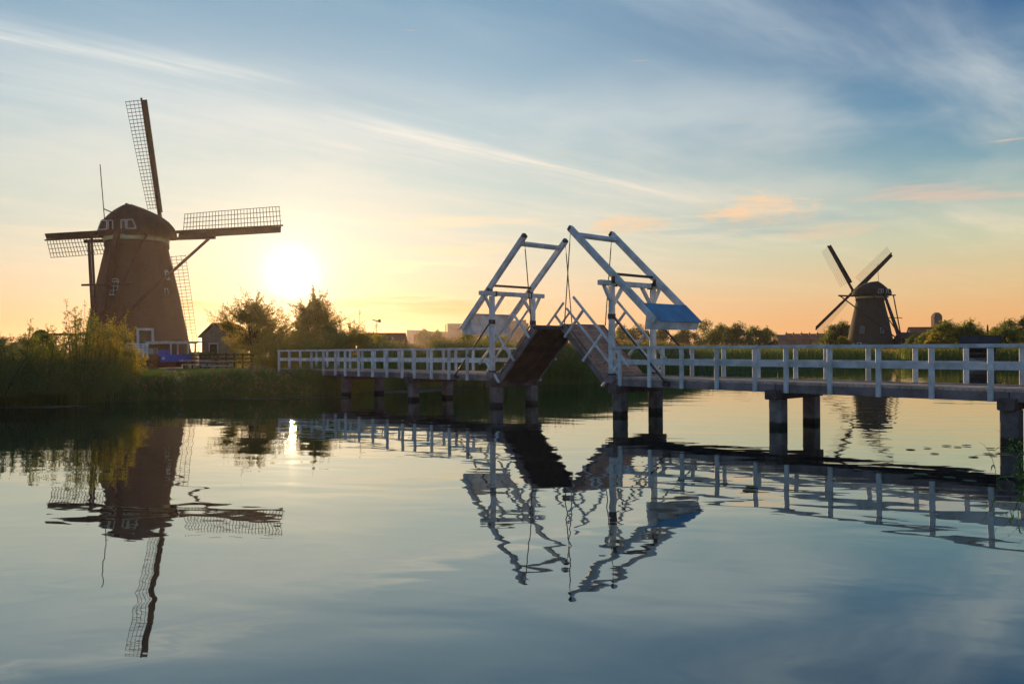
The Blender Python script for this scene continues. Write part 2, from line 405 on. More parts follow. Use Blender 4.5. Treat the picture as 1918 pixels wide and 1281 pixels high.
SHORE = [(-400, -60), (-90, 5), (-45, 22), (-30, 28.5), (-24, 31), (-21.9, 34.2), (-18.2, 37.2), (-16, 38.3), (-13.8, 38.6), (-12.2, 39.6), (-10.2, 41),
         (-8.6, 43.0), (-7.8, 45.5), (-7.0, 48.5), (-4.6, 51), (-2.5, 51.5), (-0.5, 52), (1.5, 52.5), (4.5, 53.5), (7.0, 58), (10.5, 64), (13.8, 71), (19, 80), (25, 89), (36, 101), (54, 111), (66, 106), (110, 100), (420, 96)]
def land():
    rows = [(0.0, -0.5), (0.35, 0.06), (1.0, 0.42), (2.4, 0.78), (6.0, 0.95), (20.0, 1.0)]
    P = [Vector((x, y)) for x, y in SHORE]
    # subdivide and roughen the shoreline
    Q = []
    rr = random.Random(3)
    for i in range(len(P) - 1):
        n = max(1, min(12, int((P[i + 1] - P[i]).length / 0.9)))
        for k in range(n):
            p = P[i].lerp(P[i + 1], k / n); Q.append(p + Vector((rr.uniform(-.25, .25), rr.uniform(-.25, .25))) * (1 if n < 12 else 0))
    Q.append(P[-1]); n = len(Q); vs_ = []; fs = []
    for j, (d, z) in enumerate(rows):
        for i, p in enumerate(Q):
            tn = (Q[min(i + 3, n - 1)] - Q[max(i - 3, 0)]).normalized(); nr = Vector((-tn.y, tn.x))
            nr = nr if d < 5 else p.normalized()
            q = p + nr * d; zz = z + (rr.uniform(-.07, .07) if 1 <= j <= 4 else 0)
            vs_.append((q.x, q.y, zz))
    for i, p in enumerate(Q):   # out to the horizon
        q = p.normalized() * 2600; vs_.append((q.x, q.y, 1.0))
    for j in range(len(rows)):
        for i in range(n - 1): fs.append([j * n + i, j * n + i + 1, (j + 1) * n + i + 1, (j + 1) * n + i])
    tag(obj('ground', mesh('ground', vs_, fs, M['ground'])), 'grassy polder land behind the canal bank', kind='structure')
land()
def near_bank():
    ring = [(9.7, 13.4), (11.6, 15.2), (12.6, 18.3), (17, 24), (30, 40), (80, 62), (420, 75), (420, -60), (40, -30), (18, 4), (13, 10)]
    vs_ = []; fs = []; n = len(ring); c = Vector((150, 10))
    for d, z in ((0, -0.5), (0.5, 0.15), (1.6, 0.6), (4, 0.95)):
        for x, y in ring:
            p = Vector((x, y)); q = p + (c - p).normalized() * d; vs_.append((q.x, q.y, z))
    for j in range(3):
        for i in range(n): fs.append([j * n + (i + 1) % n, j * n + i, (j + 1) * n + i, (j + 1) * n + (i + 1) % n])
    fs.append([3 * n + i for i in range(n)][::-1])
    tag(obj('canal_bank', mesh('canal_bank', vs_, fs, M['ground'])), 'near canal bank where the footbridge lands', kind='structure')
near_bank()

def haze():
    m = bpy.data.materials.new('evening_haze'); m.use_nodes = True; t = m.node_tree; t.nodes.clear()
    v = t.nodes.new('ShaderNodeVolumePrincipled'); v.inputs['Color'].default_value = (1, .88, .84, 1); v.inputs['Density'].default_value = HAZE
    v.inputs['Anisotropy'].default_value = 0.78
    o = t.nodes.new('ShaderNodeOutputMaterial'); t.links.new(v.outputs[0], o.inputs['Volume'])
    b = MB().box((-2900, -2900, -2.0), (2900, 2900, 36.0)); b.build('haze', m)
    tag(bpy.data.objects['haze'], 'thin golden evening haze over the polder', kind='stuff')
HAZE = 0.00010
haze()

# ------------------------------------------------------------------ drawbridge
O2 = Vector((1.34, 30.33, 0)); BU = Vector((.671, -.741, 0)).normalized(); BV = Vector((.741, .671, 0)).normalized(); UP = Vector((0, 0, 1))
def B(u, v, z): return O2 + BU * u + BV * v + UP * z
def rise(u): return 0.045 * (1 - min(1.0, abs(u) / 17.0))
W = 2.30
BROT = math.atan2(BU.y, BU.x)
def bridge():
    br = empty('drawbridge', B(0, W / 2, 0), label='white double-leaf wooden drawbridge standing half open across the canal', cat='bridge')
    # piers
    for u in (-20.9, -15.0, -9.0, -3.15, 3.42, 9.42, 15.45, 21.0):
        gate = abs(u) < 4
        p = MB(); zc = 0.98 if not gate else 0.95
        cap = MB().beam(B(u, -0.27, zc - .02), B(u, W + 0.27, zc - .02), 0.36, 0.28).build('pier', M['timber'], br, B(u, W / 2, zc))
        for v in (0.17, W - 0.15):
            MB().beam(B(u, v, -1.5), B(u, v, zc - 0.16), 0.40, 0.40, BU, ch=0.03).build('pile', M['concrete'], cap, B(u, v, 0))
        if gate:
            s = 1 if u > 0 else -1
            MB().beam(B(3.2 * s, -0.18, 1.27), B(3.2 * s, W + 0.16, 1.27), 0.34, 0.26).build('sill_beam', M['fascia'], cap, B(3.2 * s, 1, 1.2))
    # decks
    pl = MB().beam((0, -W / 2 + 0.02, 0), (0, W / 2 - 0.02, 0), 0.138, 0.045, ch=0.006); plank_me = mesh('plank', pl.v, pl.f, M['deck'])
    for s, u0, u1 in ((-1, -22.5, -3.05), (1, 3.05, 22.0)):
        base = empty('deck', B((u0 + u1) / 2, W / 2, 1.2)); base.parent = br; base.location = base.location - org(br)
        for v in (0.06, W - 0.06):
            a, b = B(u0, v, 1.10 + rise(u0)), B(u1, v, 1.10 + rise(u1))
            us = [u0, *[q for q in (-15, -9, 9.42, 15.45) if u0 < q < u1], u1]
            for k in range(len(us) - 1):
                bar('fascia_board', B(us[k] + .01, v, 1.12 + rise(us[k])), B(us[k + 1] - .01, v, 1.12 + rise(us[k + 1])), 0.10, 0.24, M['fascia'], base)
        for v in (0.7, W - 0.7):
            bar('stringer', B(u0, v, 1.09 + rise(u0)), B(u1, v, 1.09 + rise(u1)), 0.14, 0.22, M['timber'], base)
        k = u0 + 0.08
        while k < u1:
            o = obj('plank', plank_me, base, B(k, W / 2, 1.263 + rise(k) + rnd.uniform(-.003, .003)), (0, 0, BROT + rnd.uniform(-.002, .002))); k += 0.152
        # tan edge board lying along both sides of the walkway
        for v in (0.075, W - 0.075):
            bar('edge_board', B(u0, v, 1.30 + rise(u0)), B(u1, v, 1.30 + rise(u1)), 0.11, 0.03, M['deck'], base)
    # railings
    PU = [-22.2, -20.9, -19.6, -18.3, -17.0, -15.73, -14.74, -13.42, -12.14, -10.87, -9.58, -8.6, -7.3, -6.02, -4.76,
          3.60, 4.88, 6.17, 7.48, 8.80, 9.80, 11.1, 12.43, 13.75, 15.08, 16.2, 17.5, 18.8, 20.1, 21.4]
    for near in (True, False):
        v = -0.055 if near else W + 0.055
        vin = 0.0 if near else W
        for s in (-1, 1):
            us = [u for u in PU if u * s > 0]; a, b = min(us) - 0.08, max(us) + 0.08
            if s < 0: b = -3.35
            else: a = 3.30
            top = bar('railing', B(a, v, 2.325 + rise(a)), B(b, v, 2.325 + rise(b)), 0.14, 0.095, M['paint'], br)
            bar('middle_rail', B(a, v + (0.06 if near else -0.06), 1.83 + rise(a)), B(b, v + (0.06 if near else -0.06), 1.83 + rise(b)), 0.05, 0.175, M['paint'], top)
            for u in us:
                bar('post', B(u, v, 1.00 + rise(u)), B(u, v, 2.275 + rise(u)), 0.122, 0.10, M['paint'], top, BU)
            if not near: continue
    # two gates, two leaves, two balances
    for s in (-1, 1):
        g = empty('gate', B(3.2 * s, W / 2, 1.3)); g.parent = br; g.location -= org(br)
        VN, VF = 0.0, W
        for v in (VN, VF):
            bar('post', B(3.2 * s, v, 1.42), B(3.2 * s, v, 4.50), 0.19, 0.19, M['paint'], g, BU, ch=0.02)
            bar('post_shoe', B(3.2 * s, v, 1.34), B(3.2 * s, v, 1.46), 0.235, 0.235, M['iron'], g, BU)
            o = -1 if v == VN else 1
            bar('outer_brace', B(3.2 * s, v + o * 0.08, 4.02), B(3.2 * s, v + o * 0.40, 4.52), 0.12, 0.10, M['paint'], g, BU)
            bar('inner_brace', B(3.2 * s, v - o * 0.08, 3.86), B(3.2 * s, v - o * 0.62, 4.53), 0.12, 0.11, M['paint'], g, BU)
            # stay rod from the post to the deck
            bar('stay_rod', B(3.28 * s, v + (-.02 if v == VN else .02) , 3.45), B(5.55 * s, v + (-.10 if v == VN else .10), 1.22), 0.05, 0.05, M['iron'], g)
            bar('stay_bracket', B(3.2 * s, v, 3.36), B(3.2 * s, v, 3.54), 0.215, 0.215, M['iron'], g, BU)
            bar('stay_plate', B(5.42 * s, v + (-.02 if v == VN else .02), 1.16), B(5.66 * s, v + (-.02 if v == VN else .02), 1.16), 0.12, 0.14, M['iron'], g)
            # bearing of the balance
            bar('bearing', B(3.34 * s, v, 4.60), B(3.34 * s, v, 4.84), 0.24, 0.16, M['iron'], g, BV)
            bar('strap', B(3.2 * s, v + (0.16 if v == VN else -0.16), 4.49), B(3.2 * s, v + (0.16 if v == VN else -0.16), 4.71), 0.07, 0.22, M['iron'], g, BV)
        bar('lintel', B(3.2 * s, -0.62, 4.61), B(3.2 * s, W + 0.62, 4.61), 0.20, 0.175, M['paint'], g, ch=0.02)
        # balance
        bal = empty('balance', B(3.45 * s, W / 2, 4.85)); bal.parent = br; bal.location -= org(br)
        tip = (1.24 * s, 6.74); tail = (5.12 * s, 3.24)
        dv = Vector((tail[0] - tip[0], 0, tail[1] - tip[1]))
        def bp(k, v): return B(tip[0] + dv.x * k, v, tip[1] + dv.z * k)
        for v in (VN, VF):
            bar('balance_beam', bp(0, v), bp(1.0, v), 0.16, 0.235, M['paint'], bal, BV, ch=0.02)
            bar('tip_fitting', bp(-.012, v), bp(.012, v), 0.175, 0.20, M['iron'], bal, BV)
        bar('cross_beam', bp(.075, VN + .08), bp(.075, VF - .08), 0.17, 0.15, M['paint'], bal, dv)
        MB().tube([bp(.515, VN + .08), bp(.515, VF - .08)], 0.05, 8).build('axle', M['iron'] if s > 0 else M['rust'], bal)
        # counterweight box between the beams: sloping lid, pale sides
        dn = Vector((dv.x, 0, dv.z)).normalized()
        D3 = (BU * dn.x + UP * dn.z); Nn = D3.cross(BV).normalized()
        if Nn.z < 0: Nn = -Nn
        c0 = bp(0.855, 0); c1 = bp(1.035, 0)
        def cw(p, v, n): return p + BV * v + Nn * n
        e0, e1 = VN - 0.02, VF + 0.02
        lid = MB(); lid.add([cw(c0, e0, .145), cw(c1, e0, .145), cw(c1, e1, .145), cw(c0, e1, .145), cw(c0, e0, .12), cw(c1, e0, .12), cw(c1, e1, .12), cw(c0, e1, .12)],
                [[0, 1, 2, 3], [7, 6, 5, 4], [0, 4, 5, 1], [1, 5, 6, 2], [2, 6, 7, 3], [3, 7, 4, 0]])
        cwb = MB(); q0 = bp(0.87, 0); q1 = bp(1.02, 0)
        vsb = []
        for v in (e0 + .10, e1 - .10):
            a, b = q0 + BV * v, q1 + BV * v
            lowz = b.z - 0.20
            vsb += [a + Nn * .118, b + Nn * .118, Vector((b.x, b.y, lowz)), Vector((b.x, b.y, lowz)) - BU * (0.62 * s)]
        cwb.add(vsb, [[0, 1, 2, 3], [7, 6, 5, 4], [0, 4, 5, 1], [1, 5, 6, 2], [2, 6, 7, 3], [3, 7, 4, 0]])
        cwb.build('counterweight', M['paint'], bal, bp(.9, W / 2))
        lid.build('counterweight_lid', M['lead'] if s > 0 else M['paint'], bal, bp(.9, W / 2))
        # leaf
        lf = empty('leaf', B(3.0 * s, W / 2, 1.2)); lf.parent = br; lf.location -= org(br)
        hin = (3.0 * s, 1.17); tp = (0.86 * s, 3.24)
        ld = Vector((tp[0] - hin[0], 0, tp[1] - hin[1])); L = ld.length; du = ld.normalized()
        LD = BU * du.x + UP * du.z; LN = BV.cross(LD)
        if LN.z < 0: LN = -LN
        def lp(a, v, n): return B(hin[0], v, hin[1]) + LD * a + LN * n
        for v in (0.10, 0.75, W - 0.75, W - 0.10):
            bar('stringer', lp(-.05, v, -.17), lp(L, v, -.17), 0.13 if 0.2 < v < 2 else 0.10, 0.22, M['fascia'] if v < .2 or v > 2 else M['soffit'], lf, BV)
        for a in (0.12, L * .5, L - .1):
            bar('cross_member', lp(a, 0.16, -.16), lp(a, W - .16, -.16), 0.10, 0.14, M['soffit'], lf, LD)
        # boarded underside and walking planks
        k = 0.07
        while k < L:
            bar('plank', lp(k, 0.01, -.035), lp(k, W - .01, -.035), 0.138, 0.045, M['plank'], lf, LD, ch=.005); k += 0.152
        k = 0.24
        while k < L - .15:
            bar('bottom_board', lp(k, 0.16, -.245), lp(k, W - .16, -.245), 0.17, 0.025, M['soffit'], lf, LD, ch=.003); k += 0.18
        bar('end_plate', lp(L + .012, 0.0, -.10), lp(L + .012, W, -.10), 0.02, 0.20, M['iron'], lf, LD)
        # railings of the leaf stand square to it
        for v, vi in ((-0.03, 0.02), (W + 0.03, W - 0.02)):
            tr = bar('leaf_railing', lp(-.30, v, 1.08), lp(L + .30, v, 1.08), 0.075, 0.08, M['paint'], lf, BV)
            bar('middle_rail', lp(-.20, v, .55), lp(L + .27, v, .55), 0.05, 0.075, M['paint'], tr, BV)
            for a in (0.05, 1.32, 2.58):
                bar('post', lp(a, v, -.28), lp(a, v, 1.06), 0.085, 0.085, M['paint'], tr, BV)
        # chains from the balance tips to the leaf tips
        for v in (VN, VF):
            p0, p1 = bp(0.0, v) - UP * .12, lp(L - .02, v if v else 0.02, .02)
            ch = MB(); d = (p1 - p0); n = 26
            ch.tube([p0, p0 + d * .12], 0.013, 5)
            for i in range(n):
                a, b = p0 + d * (.12 + .88 * i / n), p0 + d * (.12 + .88 * (i + 1.15) / n)
                ch.beam(a, b, 0.045 if i % 2 else 0.015, 0.015 if i % 2 else 0.045, BU, ch=.002)
            ch.build('chain', M['rust'], br, p0)
        # slack cable hanging under the near rail of each leaf
        for v in (0.12, W - 0.12):
            pts = [lp(L - .1, v, .05) * (1 - k) + lp(.3, v, .12) * k - UP * (0.42 * 4 * k * (1 - k) * (0.5 + k)) * .8 for k in [i / 12 for i in range(13)]]
            if s > 0: MB().tube([lp(L - .05, v, .03), lp(L * .45, v, .03)], .018, 5).build('cable', M['iron'], lf, lp(L, v, 0))
            if s > 0: MB().tube([lp(L * .45, v, .03) * (1 - k) + lp(.9, v + .5, .10) * k - UP * (0.9 * k * (1 - k)) for k in [i / 8 for i in range(9)]], .016, 5).build('cable', M['iron'], lf, lp(L, v, 0))
    return br
bridge()

# ------------------------------------------------------------------ windmills
def rot_dir(yaw): return Vector((math.sin(yaw), math.cos(yaw), 0)), Vector((math.cos(yaw), -math.sin(yaw), 0))
def windmill(X, Y, yaw, tilt, k, ang, mats, label, wins, big=True, ar=1.0, ft=-6.7, th_=.05, hx_=4.9):
    """k scales the mill; ang turns the sails; the sails face along yaw"""
    gz = 1.0
    root = empty('windmill', (X, Y, gz), label=label, cat='windmill', group='polder windmills standing beyond the canal')
    F, E = rot_dir(yaw)
    C0 = Vector((X, Y, gz))
    def Q(a, b, z): return C0 + F * (a * k * (ar if a < 0 and z > 10 else 1.0)) + E * (b * k) + UP * ((z - 1.0) * k)      # z in heights above water of the first mill
    mb, mc, mw, mt = mats
    # tower, slightly hollow in profile
    prof = [(1.0, 5.5), (1.35, 5.43), (2.5, 5.16), (4, 4.86), (6, 4.47), (8, 4.12), (10, 3.68), (12, 3.24), (13.0, 3.03), (13.15, 3.13), (13.62, 3.09)]
    n = 48; vs_ = []; fs = []
    for z, r in prof:
        for i in range(n):
            an = 2 * math.pi * i / n; vs_.append((r * k * math.cos(an), r * k * math.sin(an), (z - 1) * k))
    for j in range(len(prof) - 1):
        for i in range(n): fs.append([j * n + i, j * n + (i + 1) % n, (j + 1) * n + (i + 1) % n, (j + 1) * n + i])
    fs.append([(len(prof) - 1) * n + i for i in range(n)])
    tw = obj('tower', mesh('tower', vs_, fs, mb, True), root, C0)
    vs_ = []; fs = []
    for z, r in ((13.625, 2.98), (13.66, 3.15), (14.0, 3.17), (14.02, 3.11), (14.2, 3.11)):
        for i in range(n):
            an = 2 * math.pi * i / n; vs_.append((r * k * math.cos(an), r * k * math.sin(an), (z - 1) * k))
    for j in range(4):
        for i in range(n): fs.append([j * n + i, j * n + (i + 1) % n, (j + 1) * n + (i + 1) % n, (j + 1) * n + i])
    obj('curb_ring', mesh('curb_ring', vs_, fs, M['cream'], True), root, C0)
    # cap, thatched, boat shaped
    secs = [(-3.12, 2.15, 14.15, 15.75), (-3.0, 2.35, 14.12, 15.95), (-2.5, 2.75, 14.1, 16.7), (-1.9, 3.1, 14.1, 17.3), (-1.2, 3.4, 14.1, 17.45), (0, 3.68, 14.1, 17.4), (1.2, 3.62, 14.12, 17.25),
            (2.1, 3.2, 14.15, 17.05), (2.9, 2.6, 14.2, 16.5), (3.5, 1.9, 14.4, 15.9), (3.9, 1.3, 14.8, 15.7)]
    cs = [(-1, 0), (-1.02, .06), (-1.0, .22), (-.93, .40), (-.80, .56), (-.62, .71), (-.42, .84), (-.2, .945), (-.06, 1.0), (.06, 1.0), (.2, .945), (.42, .84), (.62, .71), (.80, .56), (.93, .40), (1.0, .22), (1.02, .06), (1, 0)]
    v = []; fs = []; m_ = len(cs)
    for a, hw, z0, z1 in secs:
        for x, y in cs: v.append(Q(a, hw * x, z0 + (z1 - z0) * y))
    for j in range(len(secs) - 1):
        for i in range(m_ - 1): fs.append([j * m_ + i, j * m_ + i + 1, (j + 1) * m_ + i + 1, (j + 1) * m_ + i])
        fs.append([j * m_ + m_ - 1, j * m_, (j + 1) * m_, (j + 1) * m_ + m_ - 1])
    fs += [list(range(m_))[::-1], [(len(secs) - 1) * m_ + i for i in range(m_)]]
    b = MB(); b.add(v, fs); cap = b.build('cap', mt, root, C0, True)
    bar('ridge_board', Q(-1.8, 0, 17.4), Q(2.0, 0, 17.1), .22 * k, .14 * k, mt, cap)
    # white trim on the rear of the cap
    def tr(pts):
        b = MB()
        for p, q in zip(pts, pts[1:]): b.beam(Q(-3.26, p[0], p[1]), Q(-3.26, q[0], q[1]), .10 * k, .10 * k, F)
        return b
    back = MB(); back.add([Q(-3.20, -2.2, 14.45), Q(-3.20, 2.2, 14.45), Q(-3.20, 1.75, 15.62), Q(-3.20, -1.75, 15.62), Q(-3.0, -2.2, 14.45), Q(-3.0, 2.2, 14.45), Q(-3.0, 1.75, 15.62), Q(-3.0, -1.75, 15.62)],
             [[0, 1, 2, 3], [7, 6, 5, 4], [0, 4, 5, 1], [3, 2, 6, 7], [0, 3, 7, 4], [1, 5, 6, 2]])
    back.build('rear_boarding', mt, root, Q(-3.2, 0, 15))
    for sgn in (-1, 1):
        w = tr([(sgn * 2.1, 14.62), (sgn * 1.72, 15.5), (sgn * 1.12, 15.5), (sgn * 1.12, 14.62), (sgn * 2.1, 14.62)]).build('cap_trim', M['paint_old'], root, Q(-3.26, sgn * 1.5, 15))
        tr([(sgn * .95, 14.62), (sgn * .95, 15.5), (sgn * .48, 15.5), (sgn * .48, 14.62)]).build('cap_trim', M['paint_old'], root, Q(-3.26, sgn * .6, 15))
    # cap timbers
    fb = Q(1.9, 0, 14.45)
    bar('long_beam', Q(1.9, -7.5, 14.25), Q(1.9, 7.7, 14.25), .34 * k, .36 * k, mw, root, w1=.3 * k, h1=.3 * k)
    bar('short_beam', Q(-2.9, -3.7, 14.2), Q(-2.9, 3.7, 14.2), .28 * k, .28 * k, mw, root)
    foot = Q(ft, 0, 2.6)
    tp = MB().beam(Q(-3.1, 0, 14.6), foot - UP * .8, .55 * k, .50 * k, E, w1=.36 * k, h1=.36 * k).build('tail_pole', mw, root, foot)
    for sgn in (-1, 1):
        bar('long_brace', Q(1.9, sgn * 7.0, 14.15), Q(ft + .2, sgn * .22, 3.6), .30 * k, .26 * k, mw, root)
        bar('short_brace', Q(-2.9, sgn * 3.1, 14.1), Q(ft + .6, sgn * .25, 5.0), .22 * k, .20 * k, mw, root)
    bar('spreader_beam', Q((ft - 3.1 * ar) / 2, -2.7, 8.9), Q((ft - 3.1 * ar) / 2, 2.7, 8.9), .2 * k, .2 * k, mw, root, w1=.16 * k, h1=.16 * k)
    # winding wheel at the tail
    b = MB(); cw = Q(ft - .4, 0, 2.7)
    pts = [cw + (E * math.cos(a) + UP * math.sin(a)) * 1.15 * k for a in [2 * math.pi * i / 16 for i in range(17)]]
    b.tube(pts, .06 * k, 5)
    for i in range(8): b.beam(cw, pts[i * 2], .07 * k, .05 * k)
    b.build('winding_wheel', mw, root, cw)
    # lightning rod
    b = MB().tube([Q(-3.1, -1.45, 15.2), Q(-3.1, -1.6, 17.0), Q(-3.1, -1.95, 21.2)], .045 * k, 5)
    b.tube([Q(-3.1, -1.55, 16.7), Q(-2.9, 1.2, 15.5)], .06 * k, 5)
    b.build('lightning_rod', mw, root, Q(-3.1, -1.4, 15.2))
    # shaft and sails
    ct, st = math.cos(tilt), math.sin(tilt)
    Sd = F * ct + UP * st; Wd = -F * st + UP * ct
    hub = Q(hx_, 0, 15.75 if not big else 15.3)
    bar('windshaft', hub - Sd * 2.2 * k, hub + Sd * .5 * k, .62 * k, .62 * k, M['iron'], root, E, ch=.1)
    RR = (14.25 if big else 13.85) * k
    barm = {}
    for q in range(4):
        th = ang + q * math.pi / 2
        rd = E * math.cos(th) + Wd * math.sin(th); td = -E * math.sin(th) + Wd * math.cos(th)
        off = Sd * (.18 * k if q % 2 else -.14 * k)
        hb = hub + off
        stock = MB().beam(hb, hb + rd * RR, (.36 if big else .55) * k, .34 * k, td, w1=(.17 if big else .36) * k, h1=.16 * k).build('sail', mw, root, hb)
        def P(r, o, dz=0):
            be = R(24) * (1 - r / RR) + R(4)
            return hb + rd * r + (td * math.cos(be) + Sd * math.sin(be)) * o + Sd * dz
        nb = 31; r0 = 2.7 * k; r1 = (14.0 if big else 13.6) * k
        if q not in barm: pass
        for i in range(nb):
            r = r0 + (r1 - r0) * i / (nb - 1)
            bar('sail_bar', P(r, -.30 * k), P(r, 2.02 * k), th_ * k, th_ * k, mw, stock, ch=.004)
        for o in (.50, 1.0, 1.5, 2.0):
            b = MB(); rs = [r0 - .1 + (r1 - r0 + .2) * i / 6 for i in range(7)]
            b.tube([P(r, o * k, .03) for r in rs], th_ * .62 * k, 4); b.build('sail_lath', mw, stock, P(r0, o * k))
        b = MB(); rs = [r0 - .5 * k + (r1 - r0 + .5 * k) * i / 8 for i in range(9)]; vv = []; ff = []
        for i, r in enumerate(rs):
            for o, dz in ((-.10, .03), (-.74, -.10), (-.74, -.14), (-.10, -.02)): vv.append(P(r, o * k, dz * k))
        for i in range(8):
            for j in range(4): ff.append([i * 4 + j, i * 4 + (j + 1) % 4, i * 4 + 4 + (j + 1) % 4, i * 4 + 4 + j])
        ff += [[3, 2, 1, 0], [32, 33, 34, 35]]
        b.add(vv, ff); b.build('wind_board', M['sail_wood'] if big else mw, stock, P(r0, -.4 * k))
    # windows and door on the side that faces the water
    toc = Vector((0 - X, 0 - Y, 0)).normalized(); lat = Vector((-toc.y, toc.x, 0))
    if lat.x < 0: lat = -lat
    def rad(z):
        for (z0, r0_), (z1, r1_) in zip(prof, prof[1:]):
            if z0 <= z <= z1: return r0_ + (r1_ - r0_) * (z - z0) / (z1 - z0)
        return prof[-1][1]
    for off, z, w, h, kind in wins:
        r = rad(z) * k; an = math.asin(max(-.98, min(.98, off / r)))
        nrm = toc * math.cos(an) + lat * math.sin(an); tg = -toc * math.sin(an) + lat * math.cos(an)
        p = C0 + nrm * r + UP * ((z - 1) * k); lean = (UP - nrm * 0.17).normalized()
        n3 = tg.cross(lean).normalized(); n3 = n3 if n3.dot(nrm) > 0 else -n3
        w *= k; h *= k
        def pp(x, y, d): return p + tg * x + lean * y + n3 * d
        b = MB(); b.beam(pp(0, -h / 2, .02), pp(0, h / 2, .02), w, .10, tg, ch=.005)
        d = b.build('door' if kind == 'door' else 'window', M['door'] if kind in ('door', 'hatch') else M['glass'], root, p)
        fr_ = MB(); t_ = .075 * k if kind != 'door' else .24 * k
        fr_.beam(pp(-w / 2, -h / 2, .06), pp(-w / 2, h / 2 + t_ / 2, .06), t_, .09, tg); fr_.beam(pp(w / 2, -h / 2, .06), pp(w / 2, h / 2 + t_ / 2, .06), t_, .09, tg)
        fr_.beam(pp(-w / 2, h / 2, .065), pp(w / 2, h / 2, .065), .1, t_, n3)
        if kind == 'window':
            fr_.beam(pp(-w / 2, -h / 2, .065), pp(w / 2, -h / 2, .065), .1, t_, n3)
            fr_.build('frame', M['paint_old'], d, p)
            b = MB(); b.beam(pp(0, -h / 2, .075), pp(0, h / 2, .075), .035 * k, .04, tg)
            for y in (-.17, .17): b.beam(pp(-w / 2, y * h, .075), pp(w / 2, y * h, .075), .04, .035 * k, n3)
            b.build('glazing_bar', M['paint_old'], d, p)
            ar = MB(); ar.tube([pp(w / 2 * math.cos(a) * 1.05, h / 2 + .05 + w * .32 * math.sin(a), .05) for a in [math.pi * i / 8 for i in range(9)]], .045 * k, 5)
            ar.build('arch', M['paint_old'], d, p)
        else: fr_.build('frame', M['paint_old'], d, p)
    return root

D1 = 87.0; X1 = (258 - 959) / 1500 * D1
windmill(X1, D1, R(9), R(12.5), 1.04, R(1.6), (M['brick1'], M['cream'], M['brace_wood'], M['thatch']),
         'large brown brick windmill with a thatched cap, close to the setting sun',
         [(-2.18, 8.6, .8, 1.35, 'window'), (2.85, 10.1, .45, .8, 'window'), (2.75, 8.45, .4, .5, 'hatch'), (.72, 3.35, 1.35, 2.3, 'door')], hx_=4.35)
D2 = 197.0; X2 = (1630 - 959) / 1500 * D2
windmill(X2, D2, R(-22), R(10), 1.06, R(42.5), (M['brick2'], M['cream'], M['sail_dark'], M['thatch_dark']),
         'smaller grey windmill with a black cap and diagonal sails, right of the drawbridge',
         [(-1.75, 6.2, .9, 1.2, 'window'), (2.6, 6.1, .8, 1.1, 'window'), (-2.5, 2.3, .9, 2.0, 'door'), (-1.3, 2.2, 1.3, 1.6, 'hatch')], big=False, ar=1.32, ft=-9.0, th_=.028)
# lean-to at the foot of the far mill
def gable_house(name, c, yaw, w, l, h, rh, mw, mr, parent=None, over=.25, **k):
    """w across the gable, l along the ridge"""
    F, E = rot_dir(yaw); c = Vector(c)
    root = parent or empty(name, c, **k)
    b = MB(); pts = []
    for a in (-l / 2, l / 2):
        pts += [c + F * a - E * w / 2, c + F * a + E * w / 2, c + F * a + E * w / 2 + UP * h, c + F * a + UP * (h + rh), c + F * a - E * w / 2 + UP * h]
    b.add(pts, [[0, 1, 2, 3, 4], [9, 8, 7, 6, 5], [0, 5, 6, 1], [1, 6, 7, 2], [4, 9, 5, 0], [2, 7, 8, 3], [3, 8, 9, 4]])
    b.build('wall', mw, root, c)
    sl = math.hypot(w / 2, rh); ex = over
    for s in (-1, 1):
        dr = (E * s * w / 2 - UP * rh).normalized(); nn = (E * s * rh + UP * w / 2).normalized()
        top = c + UP * (h + rh) + nn * .09; bot = top + dr * (sl + ex)
        b = MB(); vv = []
        for a in (-l / 2 - over, l / 2 + over):
            vv += [top + F * a, bot + F * a, bot + F * a + nn * .12, top + F * a + nn * .12]
        b.add(vv, [[0, 1, 2, 3], [7, 6, 5, 4], [0, 4, 5, 1], [1, 5, 6, 2], [2, 6, 7, 3], [3, 7, 4, 0]])
        b.build('roof', mr, root, c)
    return root, F, E
gable_house('lean_to_shed', (X2 + 7.4, D2 - 3.5, 1), R(70), 4, 5, 2.6, 2.2, M['brick2'], M['roof'], label='low dark annexe with a steep roof at the foot of the smaller grey windmill', cat='shed')

# ------------------------------------------------------------------ yard beside the large mill
def px(x, y, D): return at(x, y, D)
def rect_on(parent, name, m, c, ex, w, h, t=.06):
    """upright slab: centre c, along ex"""
    return bar(name, Vector(c) - UP * h / 2, Vector(c) + UP * h / 2, w, t, m, parent, ex, ch=.004)
# shed with the door
g_, F_, E_ = gable_house('garden_shed', (px(402, 640, 78).x + .35, 80, 1.0), R(10), 2.75, 4.0, 2.75, 1.2, M['shedwall'], M['roof'],
      label='grey rendered shed with a dark door behind the fence, left of the golden tree', cat='shed')
c = Vector((px(402, 640, 78).x + .35, 80, 1.0)) - F_ * 2.05
dd = rect_on(g_, 'door', M['door'], c - E_ * .1 + UP * 1.0, E_, .78, 2.0, .06)
for x in (-.44, .44): rect_on(dd, 'frame', M['paint_old'], c + E_ * (x - .1) + UP * 1.02 - F_ * .02, E_, .09, 2.06, .08)
rect_on(dd, 'frame', M['paint_old'], c - E_ * .1 + UP * 2.09 - F_ * .025, E_, .97, .09, .08)

